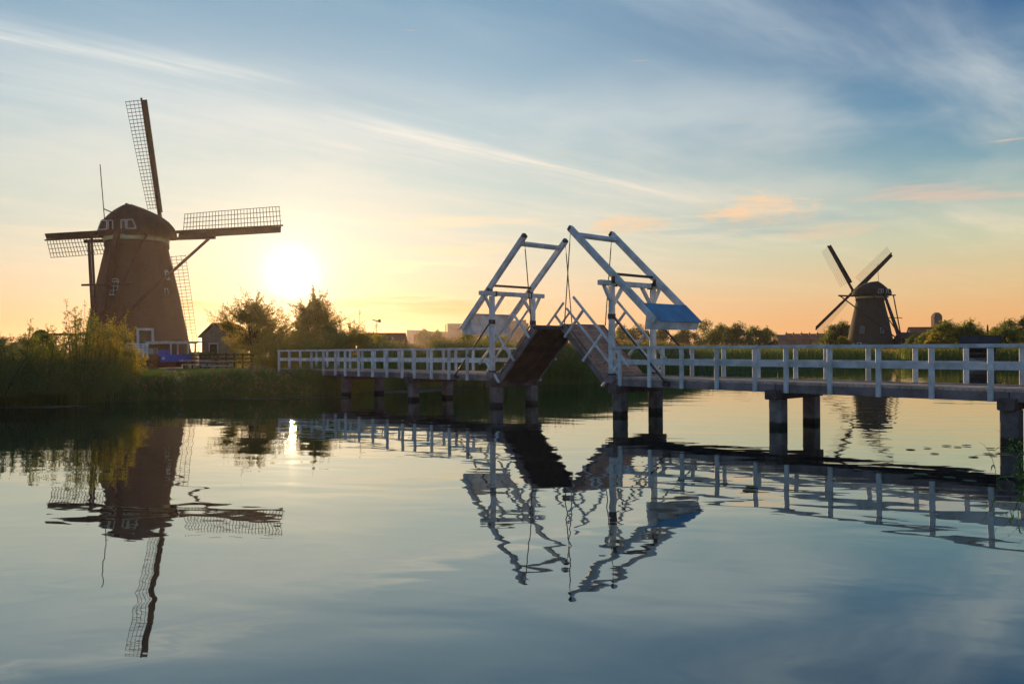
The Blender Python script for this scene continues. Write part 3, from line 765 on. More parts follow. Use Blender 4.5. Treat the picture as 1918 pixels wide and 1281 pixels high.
# veranda at the mill's foot
vr = empty('veranda', px(315, 680, 70), label='brown boarded veranda with a white eaves board under the large windmill', cat='veranda')
vD = 70; vp = lambda x, y, d=0: at(x, y, vD + d)
corner = vp(320, 640, 0); lft = vp(272, 637, 2.0); rgt = vp(368, 636, 2.5)
zt = corner.z; lft.z = rgt.z = zt
back = (lft + rgt) / 2 + Vector((-1.0, 4.5, 0))
rf = MB(); q = [lft, corner, rgt, back + Vector((2.5, 0, 0)), back - Vector((2.5, 0, 0))]
rf.add([p - UP * .02 for p in q] + [p + UP * .06 for p in q], [[4, 3, 2, 1, 0], [5, 6, 7, 8, 9]] + [[i, (i + 1) % 5, (i + 1) % 5 + 5, i + 5] for i in range(5)])
rf.build('roof', M['roof'], vr)
for p, q in ((lft, corner), (corner, rgt)): bar('eaves_board', p - UP * .06, q - UP * .06, .08, .24, M['paint_old'], vr)
for x, d in ((273, 1.9), (320, .1), (333, .6), (352, 1.5), (366, 2.3)):
    p = vp(x, 650, d); bar('post', Vector((p.x, p.y, 1)), Vector((p.x, p.y, zt - .18)), .12, .12, M['paint_old'] if x in (320, 352) else M['deck'], vr)
w = MB(); a = vp(278, 650, 2.2); bq = vp(319, 650, .9); w.beam((a + (a - bq) * 0) * 1.0 - UP * (a.z - 1), a - UP * (a.z - zt + .2), 0.05, .05)
wall = MB(); wall.box((0, 0, 1.0), ((bq - a).length, .12, zt - .2), (Vector((a.x, a.y, 0)), (bq - a).normalized() * 1.0, Vector((0, 1, 0)))); wall.build('wall', M['brownwall'], vr)
ax = Vector((bq.x - a.x, bq.y - a.y, 0)).normalized()
for t0, t1, mm in ((.15, .62, 'paint_old'), (.70, 1.25, 'glass')):
    pc = Vector((a.x, a.y, 0)) + ax * ((t0 + t1) / 2) + Vector((0, -.06, 0)) + UP * 2.35
    wn = rect_on(vr, 'window', M[mm], pc, ax, t1 - t0, .55, .04)
    for i in range(4): rect_on(wn, 'glazing_bar', M['paint_old'], pc + ax * (-.27 + .18 * i) * (t1 - t0) / .55 - Vector((0, .04, 0)), ax, .035, .55, .03)
    for i in (-1, 0, 1): rect_on(wn, 'glazing_bar', M['paint_old'], pc + UP * .25 * i - Vector((0, .045, 0)), ax, t1 - t0, .035, .03)

def slat_gate():
    g = empty('white_gate', px(258, 672, 60), label='white slatted gate beside the bushes, left of the blue tarpaulin', cat='gate')
    for x, y0, y1 in ((239, 668, 643), (252, 660, 645), (268, 660, 643), (276, 662, 641), (256, 671, 655)):
        a, b = px(x, y0, 60), px(x, y1, 60); bar('post', Vector((a.x, 60, min(a.z, 1.0 + .9))), b, .14, .10, M['paint'], g)
    for y in (644, 648.5, 653.5, 658.5):
        a, b = px(240 + (y - 644) * .8, y, 59.95), px(278, y + 1, 59.95); bar('slat', a, b, .05, .12, M['paint'], g)
slat_gate()
def board(name, label, cat, x0, y0, x1, y1, D, m, t=.5):
    a, b = px(x0, y1, D), px(x1, y0, D); o = MB().box((a.x, D, a.z), (b.x, D + t, b.z)).build(name, m, None, ((a.x + b.x) / 2, D, a.z)); return tag(o, label, cat)
bt = empty('covered_bench', px(320, 690, 61), label='blue tarpaulin with a small white star stretched over a red box by the veranda', cat='tarpaulin')
def pboard(nm, x0, y0, x1, y1, D, m, t=.3):
    a, b = px(x0, y1, D), px(x1, y0, D)
    return MB().box((a.x, D, a.z), (b.x, D + t, b.z)).build(nm, m, bt, ((a.x + b.x) / 2, D, a.z))
pboard('tarpaulin', 300, 664, 344, 677.5, 60.6, M['blue'], 1.4)
pboard('tarpaulin', 296, 656, 311, 668, 60.9, M['blue'], .8)
pboard('box', 301, 677.6, 330, 688, 60.8, mat('dark_red_paint', (.16, .03, .02), .6), 1.0)
sp_ = MB(); cst = px(306, 671, 60.55)
for i in range(3):
    an = math.pi * i / 3 + .3; d = Vector((math.cos(an), 0, math.sin(an))) * .13; sp_.beam(cst - d, cst + d, .02, .04, ch=.002)
sp_.build('star', M['paint'], bt, cst)
bb = board('wood_stack', 'dark brown boarded bin standing left of the blue tarpaulin', 'bin', 243, 663, 297, 690, 61.2, M['brownwall'], 1.6)
def table(x0, x1, y, D, label):
    t = empty('picnic_table', px((x0 + x1) / 2, y, D), label=label, cat='picnic table', group='picnic tables on the lawn')
    a, b = px(x0, y, D), px(x1, y - 1.0, D + .6); z = a.z; b.z = z
    ax = (b - a).normalized(); sd = Vector((-ax.y, ax.x, 0))
    for i in range(4): bar('top_plank', a + sd * .18 * i, b + sd * .18 * i, .16, .05, M['deck'], t)
    for o in (-.5, 1.05):
        bar('bench', a + sd * o - UP * .30 + ax * .2, b + sd * o - UP * .30 - ax * .2, .26, .05, M['deck'], t)
    for p in (a + ax * .5, b - ax * .5):
        for s in (-1, 1): bar('leg', p + sd * (.27 + .12 * s), Vector((p.x, p.y, 1.0)) + sd * (.27 + .5 * s), .09, .05, M['timber'], t)
        bar('leg_rail', p + sd * -.55 - UP * .34, p + sd * 1.1 - UP * .34, .05, .1, M['timber'], t)
table(372, 440, 677.5, 55, 'long wooden picnic table in front of the grey shed, nearer of two')
table(336, 398, 675.5, 60, 'wooden picnic table just right of the blue tarpaulin, farther of two')
def rail_fence(x0, x1, D, ys, label, n, m=M['brownwall']):
    f_ = empty('rail_fence', px((x0 + x1) / 2, 680, D), label=label, cat='fence')
    a, b = px(x0, 660, D), px(x1, 660, D)
    for z in ys: bar('rail', Vector((a.x, D, z)), Vector((b.x, D, z)), .05, .12, m, f_)
    for i in range(n):
        p = a.lerp(b, i / (n - 1)); bar('post', Vector((p.x, D + .06, .9)), Vector((p.x, D + .06, max(ys) + .12)), .12, .10, m, f_)
rail_fence(344, 470, 63, (1.45, 1.75, 2.05), 'dark brown rail fence in front of the grey shed', 9)
pth = MB(); a0, a1 = px(205, 700, 46), px(300, 694, 52)
pth.add([Vector((-25.8, 50.0, 1.04)), Vector((-22.2, 49.6, 1.04)), Vector((-21.5, 52.2, 1.045)), Vector((-24.4, 54.5, 1.045)), Vector((-34, 57, 1.045)), Vector((-34, 53, 1.045))], [[0, 1, 2, 3, 4, 5]])
tag(pth.build('footpath', M['gravel'], None), 'pale gravel path', kind='structure')

# ------------------------------------------------------------------ far buildings
h1, F_, E_ = gable_house('farmhouse', (px(722, 640, 112).x, 112, 1.0), R(75), 6.0, 5.2, 1.6, 2.0, M['brickfar'], M['roof'],
      label='farmhouse with a dark tiled roof behind the bushes, left of the far factory halls', cat='house')
def hall(name, x0, x1, yt0, yt1, D, depth, mw, mr, label, cat, eave=None, dark=None):
    a, b = px(x0, yt0, D), px(x1, yt1, D); g = empty(name, (a.x, D, 1), label=label, cat=cat)
    za, zb = a.z, b.z
    v = [(a.x, D, 1), (b.x, D, 1), (b.x, D, zb), (a.x, D, za), (a.x, D + depth, 1), (b.x, D + depth, 1), (b.x, D + depth, zb), (a.x, D + depth, za)]
    o = MB(); o.add(v, [[0, 1, 2, 3], [7, 6, 5, 4], [0, 4, 5, 1], [1, 5, 6, 2], [2, 6, 7, 3], [3, 7, 4, 0]]); o.build('wall', mw, g, (a.x, D, 1))
    t = MB(); th = .35
    t.add([(a.x - .3, D - .3, za + .02), (b.x + .3, D - .3, zb + .02), (b.x + .3, D + depth, zb + .02), (a.x - .3, D + depth, za + .02), (a.x - .3, D - .3, za + th), (b.x + .3, D - .3, zb + th), (b.x + .3, D + depth, zb + th), (a.x - .3, D + depth, za + th)],
          [[3, 2, 1, 0], [4, 5, 6, 7], [0, 1, 5, 4], [1, 2, 6, 5], [2, 3, 7, 6], [3, 0, 4, 7]]); t.build('roof', mr, g, (a.x, D, za))
    return g, a, b
g, a, b = hall('factory_hall', 762, 800, 618.5, 620, 600, 40, M['hall'], M['hall'], 'small pale blue factory hall just right of the dark farmhouse roof', 'factory')
bar('side_door', Vector((a.x + 2, 599.8, 1)), Vector((a.x + 2, 599.8, 12)), 1.2, .2, M['hall_dark'], g, Vector((1, 0, 0)))
g, a, b = hall('factory_hall', 800, 836, 622, 622, 610, 40, M['brickfar'], M['hall_dark'], 'low flat brown factory building between the two pale halls', 'factory')
for i in range(5):
    p = Vector((a.x + 2 + i * 2.6, 609.8, 6)); bar('window', p, p + UP * 2.2, 1.4, .2, M['hall'], g, Vector((1, 0, 0)), ch=.01)
g, a, b = hall('factory_hall', 838, 990, 607, 606, 560, 60, M['hall_dark'], M['hall'], 'long dark factory hall seen behind the left counterweight', 'factory')
for i in range(13):
    p = Vector((a.x + 2 + i * 4.2, 559.8, 3)); bar('wall_panel', p, p + UP * 9, .5, .3, M['hall'], g, Vector((1, 0, 0)), ch=.01)
roofw = MB(); r0, r1, r2 = px(838, 615, 559), px(905, 615, 559), px(905, 602, 559)
roofw.add([(r0.x, 559, r0.z), (r1.x + 30, 559, r1.z), (r1.x + 30, 559, r2.z + 1), (r0.x, 559, px(838, 608, 559).z), (r0.x, 559.9, r0.z), (r1.x + 30, 559.9, r1.z), (r1.x + 30, 559.9, r2.z + 1), (r0.x, 559.9, px(838, 608, 559).z)],
          [[0, 1, 2, 3], [7, 6, 5, 4], [0, 4, 5, 1], [1, 5, 6, 2], [2, 6, 7, 3], [3, 7, 4, 0]])
roofw.build('upper_cladding', M['hall'], g, (r0.x, 559, r0.z))
ms = px(835, 608, 540); tag(MB().tube([(ms.x, 540, 1), (ms.x, 540, ms.z)], .35, 6).build('mast', M['hall'], None, (ms.x, 540, 1)), 'thin mast standing at the left end of the long factory hall', 'mast')
bm_ = hall('boat_shed', 775, 812, 628, 628, 420, 12, M['brickfar'], M['redroof'], 'low reddish outbuilding in front of the pale blue factory hall', 'outbuilding')
# row of houses
x = 1453.0
rows_ = [(1453, 1471, 627.5, 'slate', 'left end'), (1471, 1483, 625, 'redroof', ''), (1484, 1498, 625.5, 'redroof', ''), (1499, 1513, 625, 'redroof', ''), (1514, 1528, 625.5, 'redroof', ''), (1529, 1545, 625, 'redroof', ''), (1546, 1562, 627, 'roof', '')]
names_ = ['grey roofed terrace house at the left end of the far row', 'second house from the left in the far row of red roofs', 'third house from the left in the far row of red roofs',
          'middle house of the far row of red roofs', 'third house from the right in the far row of red roofs', 'second house from the right in the far row of red roofs', 'brown roofed house at the right end of the far row, by the windmill trees']
for (x0, x1, yt, mm, _), lb in zip(rows_, names_):
    D = 520; a, b = px(x0, yt, D), px(x1, yt, D); w_ = b.x - a.x
    g, F_, E_ = gable_house('terrace_house', ((a.x + b.x) / 2, D, 1), R(90), 9, w_ - .3, (a.z - 1) * .62, (a.z - 1) * .38, M['brickfar'], M[mm], over=.1,
           label=lb, cat='house', group='row of houses on the far side of the meadow')
    for i in (-.27, .27):
        for z in (1.6, 3.2):
            p = Vector(((a.x + b.x) / 2 + i * w_, D - 4.56, z)); ww = rect_on(g, 'window', M['paint'], p, Vector((1, 0, 0)), 1.1, .9, .1)
    if mm == 'redroof':
        p = Vector((a.x + .8, D, a.z - .3)); bar('chimney', p, p + UP * 1.3, .7, .7, M['brickfar'], g)
# church
a, b = px(1702, 613, 430), px(1752, 612, 430)
g, F_, E_ = gable_house('church', ((a.x + b.x) / 2, 430, 1), R(90), 10, b.x - a.x, 4.2, a.z - 5.2, M['brickfar'], M['redroof'], label='long red roofed church beside its brick tower behind the willows', cat='church')
tx0, tx1 = px(1750.5, 600, 431), px(1765.5, 585, 431); cx_ = (tx0.x + tx1.x) / 2; hw = (tx1.x - tx0.x) / 2; zt_ = tx1.z
b = MB(); b.beam((cx_, 433, 1), (cx_, 433, zt_ - 2.2), hw * 2, hw * 2, ch=.5); b.beam((cx_, 433, zt_ - 2.2), (cx_, 433, zt_ - .8), hw * 2, hw * 2, w1=hw * 1.5, h1=hw * 1.5, ch=.4); b.beam((cx_, 433, zt_ - .8), (cx_, 433, zt_), hw * 1.5, hw * 1.5, w1=hw * .7, h1=hw * .7, ch=.3)
tw_ = b.build('tower', M['brickfar'], g, (cx_, 433, 1))
for zz in (zt_ - 5, zt_ - 7.2): bar('louvre', Vector((cx_, 433 - hw - .02, zz)), Vector((cx_, 433 - hw - .02, zz + 1.3)), .9, .1, M['hall_dark'], tw_, Vector((1, 0, 0)))
# boathouse on the right
a, b = px(1797, 650, 101), px(1862, 628.5, 101)
bh = empty('boathouse', (a.x, 101, 0), label='black boarded boathouse at the water with a white boat inside, behind the right railing', cat='boathouse')
vr_ = Vector((a.x + b.x, 202, 0)).normalized(); vx = Vector((vr_.y, -vr_.x, 0)); fr0 = (Vector((a.x, 101, 0)), vx, vr_); Wb = (b - a).length * .98
MB().box((0, 0, a.z - .25), (Wb, 3.0, b.z), fr0).build('roof', M['slate'], bh, (a.x, 101, a.z))
a2, b2 = px(1810, 684, 101.3), px(1856, 650, 101.3); o_ = (a2.x - a.x) * .85; w2 = b2.x - a2.x
MB().box((o_, 2.6, .1), (o_ + w2, 2.8, a.z - .25), fr0).build('back_wall', M['slate'], bh, (a2.x, 103, 0))
for x_ in (o_, o_ + w2 - .15): MB().box((x_, .2, -.3), (x_ + .15, 2.6, a.z - .25), fr0).build('wall', M['slate'], bh, (a2.x, 102, 0))
for z_ in (.35, .9, 1.5): bar('rail', fr0[0] + vx * o_ + vr_ * .1 + UP * z_, fr0[0] + vx * (o_ + w2) + vr_ * .1 + UP * z_, .05, .08, M['shedwall'], bh)
def boat(c, L, w, h, label, m):
    o = empty('rowing_boat', c, label=label, cat='boat'); c = Vector(c); v = []; n = 9
    for i in range(n):
        t_ = i / (n - 1); x_ = (t_ - .5) * L; ww = w / 2 * math.sin(math.pi * (.12 + .84 * (1 - t_) ** .8)) ** .6; sh = h * (1 + .35 * abs(2 * t_ - 1) ** 2)
        for s, z_ in ((-1, sh), (-.75, sh * .45), (0, 0), (.75, sh * .45), (1, sh)): v.append(c + Vector((x_, ww * s, z_)))
    f = [[i * 5 + j, i * 5 + j + 1, i * 5 + j + 6, i * 5 + j + 5] for i in range(n - 1) for j in range(4)] + [[0, 1, 2, 3, 4][::-1], [(n - 1) * 5 + j for j in range(5)]]
    b = MB(); b.add(v, f); b.build('hull', m, o, c)
    for t_ in (-.15, .2): bar('thwart', c + Vector((t_ * L, -w * .42, h * .8)), c + Vector((t_ * L, w * .42, h * .8)), .2, .04, M['deck'], o)
boat(((a2.x + b2.x) / 2 + .5, 102.3, .05), 2.6, 1.1, .7, 'small white rowing boat lying in the black boathouse', M['paint'])
# ------------------------------------------------------------------ vegetation
def unit(v): return v / np.maximum(np.linalg.norm(v, axis=1, keepdims=True), 1e-9)
def leaf_quads(c, size, rg, elong=2.0, droop=0.0):
    n = len(c); a = unit(rg.normal(size=(n, 3)) + np.array([0, 0, -droop])); b = unit(np.cross(a, rg.normal(size=(n, 3))))
    s = (size * rg.uniform(.6, 1.3, (n, 1)))
    v = np.empty((n, 4, 3)); v[:, 0] = c - a * s * .5; v[:, 1] = c + b * s * .5 / elong; v[:, 2] = c + a * s * .5; v[:, 3] = c - b * s * .5 / elong
    return v.reshape(-1, 3)
def plant_root(name, c, label, cat, group=None): return empty(name, c, label=label, cat=cat, group=group)

def tree(name, c, h, w, label, seed, m='leaf_shrub', n=9000, leaf=.14, clear=.25, lumps=26, cat='tree', group=None, dp=None, airy=0.0, spiky=0.0, lean=0.0, trunk_r=None, lo_fill=True, fat=1.0):
    """c base, h height, w width; crown of leaf clumps carried on limbs"""
    rg = np.random.default_rng(seed); c = Vector(c); dp = dp or w * .8
    root = plant_root(name, c, label, cat, group)
    r0 = trunk_r or max(.05, h * .022); cz = h * (clear + 1) / 2; hz = h * (1 - clear) / 2
    top = Vector((lean, 0, h * (clear + .35 * (1 - clear))))
    b = MB(); b.tube([(0, 0, -.3), Vector((lean * .3, 0, h * clear * .6)), top], [r0 * 1.15, r0 * .85, r0 * .5], 7)
    K = []
    for i in range(lumps):
        for _ in range(30):
            p = rg.uniform(-1, 1, 3)
            if np.dot(p, p) < 1: break
        rr = np.linalg.norm(p); p = p / max(rr, .01) * rr ** .45
        taper = 1.0 if p[2] < .2 else 1 - .35 * (p[2] - .2)
        K.append(np.array([lean + p[0] * w * .5 * .84 * taper, p[1] * dp * .5 * .84, cz + p[2] * hz * .86]))
    K.append(np.array([lean, 0, h * .95])); pts = []; out = []
    for k in K:
        a = top * rg.uniform(.45, 1.0) if clear > .1 else Vector((rg.normal() * .1 * w, rg.normal() * .1 * dp, 0))
        kk = Vector(k); mid = a.lerp(kk, .5) + Vector((rg.normal() * .05 * w, rg.normal() * .05 * w, .04 * h))
        b.tube([a, mid, kk], [r0 * .42, r0 * .26, r0 * .1], 5)
        sz = rg.uniform(.08, .17) * fat * min(w, h) * (1 - airy * .3)
        q = int(n / len(K) * rg.uniform(.6, 1.4))
        u = unit(rg.normal(size=(q, 3))) * (rg.uniform(0, 1, (q, 1)) ** .5) * sz * 1.35 * np.array([1.15, 1.15, .85])
        pts.append(k + u)
        # twigs that break the outline
        for _ in range(int(2 + airy * 5)):
            d = unit((k - np.array([lean, 0, cz]) + rg.normal(size=3) * .35 * w)[None])[0]; d[2] = abs(d[2]) * .7 + .35 + spiky; d /= np.linalg.norm(d)
            L = rg.uniform(.10, .22) * h * (1 + airy + spiky); t_ = rg.uniform(0, 1, int(14 + n / 450))[:, None]
            e = k + d * L
            b.tube([kk, Vector(e)], [r0 * .09, r0 * .03], 4)
            pts.append(k + d * L * t_ + rg.normal(size=(len(t_), 3)) * leaf * .5)
    if clear < .3 and lo_fill:
        q = int(n * .25); u = rg.normal(size=(q, 3)) * np.array([w * .24, dp * .24, 0]); u[:, 2] = np.abs(rg.normal(size=q)) * h * .22; u[:, 0] += lean * .5; pts.append(u)
    P = np.concatenate(pts); P = P[P[:, 2] > .02]
    b.v = [v + c for v in b.v]; b.build('trunk' if clear > .1 else 'stems', M['bark'], root, c)
    obj('crown' if clear > .1 else 'foliage', np_mesh('crown', leaf_quads(P, leaf, rg), 4, M[m]), root, c)
    return root

def shrub_spray(c, h, w, label, seed, m='leaf_shrub', stems=26, leaf=.085, per=150, cat='shrub', group=None, fill=5000):
    """willow shrub: many upright rods, leafy to the tips, dense below"""
    rg = np.random.default_rng(seed); c = Vector(c); root = plant_root('willow_shrub', c, label, cat, group); b = MB(); pts = []
    for i in range(stems):
        a = rg.uniform(0, 2 * math.pi); rr = rg.uniform(0, 1) ** .6
        L = h * (rg.uniform(.70, 1.06) if i % 3 else rg.uniform(.95, 1.12)) * (1 - .25 * rr); ex = w * .5 * rr
        base = np.array([math.cos(a) * ex * .35, math.sin(a) * ex * .35, 0]); tip = np.array([math.cos(a) * ex * 1.05, math.sin(a) * ex, L]) + rg.normal(size=3) * .08 * h * np.array([1, 1, .3])
        mid = (base + tip) / 2 + np.array([0, 0, .10 * h]); T = np.linspace(0, 1, 7)[:, None]
        cur = (1 - T) ** 2 * base + 2 * T * (1 - T) * mid + T ** 2 * tip
        b.tube([c + Vector(p) for p in cur], [.022 * (1 - t_ * .85) for t_ in np.linspace(0, 1, 7)], 4)
        t_ = rg.uniform(.12, 1, per)[:, None]; cc_ = (1 - t_) ** 2 * base + 2 * t_ * (1 - t_) * mid + t_ ** 2 * tip
        pts.append(cc_ + rg.normal(size=(per, 3)) * (.045 + .16 * (1 - t_)) * np.array([1, 1, .8]))
        for _ in range(4):   # side twigs
            s_ = rg.uniform(.35, .9); o = (1 - s_) ** 2 * base + 2 * s_ * (1 - s_) * mid + s_ ** 2 * tip
            e = o + unit((rg.normal(size=3) + np.array([0, 0, 1.0]))[None])[0] * rg.uniform(.2, .5) * h * .28
            b.tube([c + Vector(o), c + Vector(e)], [.010, .004], 4); q = rg.uniform(0, 1, 26)[:, None]; pts.append(o + (e - o) * q + rg.normal(size=(26, 3)) * .04)
    u = rg.normal(size=(fill, 3)) * np.array([w * .27, w * .22, 0]); u[:, 2] = rg.uniform(0, 1, fill) ** 1.3 * h * .62 * (1 - .5 * np.minimum(1, np.abs(u[:, 0]) / (w * .55))); pts.append(u)
    P = np.concatenate(pts); b.build('stems', M['bark'], root, c)
    obj('foliage', np_mesh('foliage', leaf_quads(P, leaf, rg, 2.4), 4, M[m]), root, c)
    return root

def blades(name, base, hts, width, rg, m, lean=.25, label='', plume=0.0, mats=None):
    n = len(base); a = rg.uniform(0, 2 * math.pi, n); d = np.stack([np.cos(a), np.sin(a), np.zeros(n)], 1); b = rg.uniform(0, 2 * math.pi, n)
    bd = np.stack([np.cos(b), np.sin(b), np.zeros(n)], 1); H = hts[:, None]; ln = (np.abs(rg.normal(size=(n, 1))) * lean) * H; w = width * rg.uniform(.6, 1.3, (n, 1))
    p0 = base; p1 = base + bd * ln * .3 + np.array([0, 0, .58]) * H; p2 = base + bd * ln + np.array([0, 0, 1.0]) * H
    v = np.empty((n, 8, 3)); v[:, 0] = p0 - d * w * .5; v[:, 1] = p0 + d * w * .5; v[:, 2] = p1 + d * w * .45; v[:, 3] = p1 - d * w * .45
    v[:, 4] = v[:, 3]; v[:, 5] = v[:, 2]; v[:, 6] = p2 + d * w * .06; v[:, 7] = p2 - d * w * .06
    V = v.reshape(-1, 3); idx = np.zeros(2 * n, np.int32)
    if plume > 0:
        k = rg.uniform(size=n) < plume; q = p2[k]; nn = len(q); q3 = np.repeat(q, 2, 0) + rg.normal(size=(nn * 2, 3)) * np.array([.04, .04, .08])
        lv = leaf_quads(q3, .20, rg, 3.0, 1.5); V = np.concatenate([V, lv]); idx = np.concatenate([idx, np.ones(nn * 2, np.int32)])
    o = obj(name, np_mesh(name, V, 4, [M[m], M['reed_plume']], idx)); tag(o, label, kind='stuff'); return o

def along(poly, n, rg, depth0, depth1):
    P = np.array(poly, float); seg = np.linalg.norm(np.diff(P, axis=0), axis=1); cum = np.concatenate([[0], np.cumsum(seg)]); t_ = rg.uniform(0, cum[-1], n)
    i = np.clip(np.searchsorted(cum, t_) - 1, 0, len(seg) - 1); f = ((t_ - cum[i]) / seg[i])[:, None]; q = P[i] * (1 - f) + P[i + 1] * f
    tn = (P[i + 1] - P[i]) / seg[i][:, None]; nr = np.stack([-tn[:, 1], tn[:, 0]], 1); d = depth0 + (depth1 - depth0) * rg.uniform(0, 1, n)
    return q + nr * d[:, None], d
def zland(d): return np.interp(d, [0, .35, 1, 2.4, 6, 20], [-.3, .06, .42, .78, .95, 1.0])
rg = np.random.default_rng(11)
def belt(name, poly, n, d0, d1, h0, h1, w, m, label, lean=.22, plume=0.0, clump=0.6):
    p, d = along(poly, n, rg, d0, d1)
    hh = rg.uniform(h0, h1, n); ph = np.sin(p[:, 0] * 1.7 + p[:, 1] * .9) * .5 + np.sin(p[:, 0] * .63 - p[:, 1] * .41 + 1.3) * .5
    hh *= 1 + .16 * clump * ph
    return blades(name, np.column_stack([p, zland(d)]), hh, w, rg, m, lean, label, plume)
belt('reeds', SHORE[2:7], 15000, -.25, 2.6, 1.0, 1.9, .035, 'reed', 'dark reeds and rushes along the left bank below the willow shrubs', .3, .04)
belt('bank_grass', SHORE[6:11], 19000, -.15, 2.2, .25, .75, .024, 'reed', 'rough grass on the bank between the shrubs and the footbridge', .45, .03, 1.6)
belt('meadow_grass', SHORE[4:11], 34000, 2.0, 14, .10, .30, .022, 'grass', 'short sunlit grass on the lawn in front of the large windmill', .5)
belt('bank_grass', SHORE[10:14], 9000, -.1, 2.6, .3, .85, .024, 'reed', 'rough grass under the left end of the footbridge', .4)
belt('reeds', SHORE[13:16], 12000, -.3, 3.4, 1.3, 2.1, .035, 'reed', 'reeds on the bank behind the left half of the footbridge', .22, .06)
belt('reeds', SHORE[14:23], 26000, -.4, 4.0, 1.7, 2.3, .04, 'reed', 'tall reeds along the bank seen under the raised bridge leaves', .2, .12)
belt('reeds', SHORE[22:], 52000, -.4, 7.0, 1.2, 1.95, .06, 'reed', 'tall reed belt along the far bank behind the right railing', .2, .18)
# meadow beyond
def field(name, n, x0, x1, y0, y1, h0, h1, w, m, label, plume=.2, skip=None):
    u = rg.uniform(0, 1, n); y = 1 / (1 / y0 + (1 / y1 - 1 / y0) * u); x = rg.uniform(x0, x1, n) * y
    k = np.ones(n, bool)
    for cx, cy, rr in (skip or []): k &= (x - cx) ** 2 + (y - cy) ** 2 > rr * rr
    x, y = x[k], y[k]; ny = len(x)
    blades(name, np.column_stack([x, y, np.full(ny, .98)]), rg.uniform(h0, h1, ny), w, rg, m, .25, label, plume)
field('meadow_grass', 26000, -.17, .02, 62, 200, .9, 1.5, .06, 'reed_far', 'tan flowering grass of the meadow behind the left span of the footbridge', .35, [(px(722, 640, 112).x, 112, 5)])
field('meadow_grass', 34000, .10, .70, 124, 330, .7, 1.1, .13, 'reed_far', 'tan meadow grass beyond the far reed belt on the right', .30, [(X2, D2, 8), (X2 + 7, D2 - 4, 5)])
field('meadow_grass', 8000, -.70, -.45, 70, 200, .6, 1.2, .08, 'reed_far', 'rough meadow grass at the far left edge', .2)

# shrubs on the left bank
SG = 'willow shrubs on the left bank'
for i, (pxc, D, yt, w, stems, m, fill, lb) in enumerate([
    (-12, 33.5, 628, 3.6, 30, 'leaf_dark', 7000, 'dark willow shrub cut off by the left edge, lowest of the bank shrubs'),
    (40, 35.5, 606, 2.8, 16, 'leaf_shrub', 4500, 'loose willow shrub near the left edge with a few tall bare-looking rods'),
    (92, 37.0, 600, 3.2, 18, 'leaf_shrub', 6500, 'willow shrub in front of the round clipped bush'),
    (150, 37.8, 568, 2.9, 26, 'leaf_shrub', 7500, 'tallest airy willow shrub, left of the tail pole of the large windmill'),
    (203, 38.8, 584, 2.5, 30, 'leaf_gold', 8500, 'yellow green willow shrub covering the foot of the large windmill'),
    (243, 40.5, 640, 1.7, 22, 'leaf_gold', 4500, 'small golden shrub at the right end of the bank shrubs, beside the path'),
    (60, 34.8, 668, 3.4, 22, 'leaf_dark', 7500, 'low dark shrub hanging over the water near the left edge'),
    (150, 36.6, 662, 3.0, 22, 'leaf_dark', 7500, 'low dark shrub over the water below the tallest willow'),
    (205, 37.9, 668, 2.2, 20, 'leaf_shrub', 5500, 'low bush over the water below the yellow green willow')]):
    base = at(pxc, 700, D); zb = .55; top = at(pxc, yt, D).z
    shrub_spray((base.x, D, zb), top - zb, w, lb, 100 + i, m, stems, fill=fill, group=SG)
# clipped plants beside the mill
def clipped(name, c, size, label, seed, ball=False, m='leaf_dark', n=9000, leaf=.12, cat='hedge'):
    rg2 = np.random.default_rng(seed); c = Vector(c); root = plant_root(name, c, label, cat)
    if ball:
        u = unit(rg2.normal(size=(n, 3))) * (rg2.uniform(.55, 1, (n, 1)) ** .4) * np.array(size) / 2; u[:, 2] += size[2] / 2 + .3
    else:
        u = rg2.uniform(-.5, .5, (n, 3)); ax = rg2.integers(0, 3, n); sg = rg2.choice([-.5, .5], n); u[np.arange(n), ax] = sg + rg2.normal(size=n) * .02; u[:, 2] = np.where((ax == 2), .5, u[:, 2]); u = u * np.array(size) + rg2.normal(size=(n, 3)) * .03; u[:, 2] += size[2] / 2
    obj('foliage', np_mesh('foliage', leaf_quads(u, leaf, rg2, 1.6), 4, M[m]), root, c)
    b = MB()
    if ball: b.tube([c + Vector((0, 0, -.2)), c + Vector((0, 0, size[2] * .6))], .09, 6)
    else:
        for k in range(5): b.tube([c + Vector(((k / 4 - .5) * size[0] * .85, 0, -.2)), c + Vector(((k / 4 - .5) * size[0] * .85, 0, size[2] * .9))], .05, 5)
    b.build('trunk', M['bark'], root, c)
    return root
p = at(77, 640, 60); clipped('clipped_bush', (p.x, 60, 1.0), (1.6, 1.6, at(77, 617, 60).z - 1.3), 'round clipped bush behind the left bank shrubs', 5, True, cat='bush')
p = at(165, 640, 66); clipped('hedge', (p.x, 66, 1.0), (6.2, 1.4, at(165, 626, 66).z - 1.0), 'clipped hedge left of the large windmill', 6, n=14000)
p = at(386, 640, 74); clipped('hedge', (p.x - .6, 74, 1.0), (2.4, 1.0, 1.2), 'low clipped hedge left of the grey shed', 8, n=5000, leaf=.09)
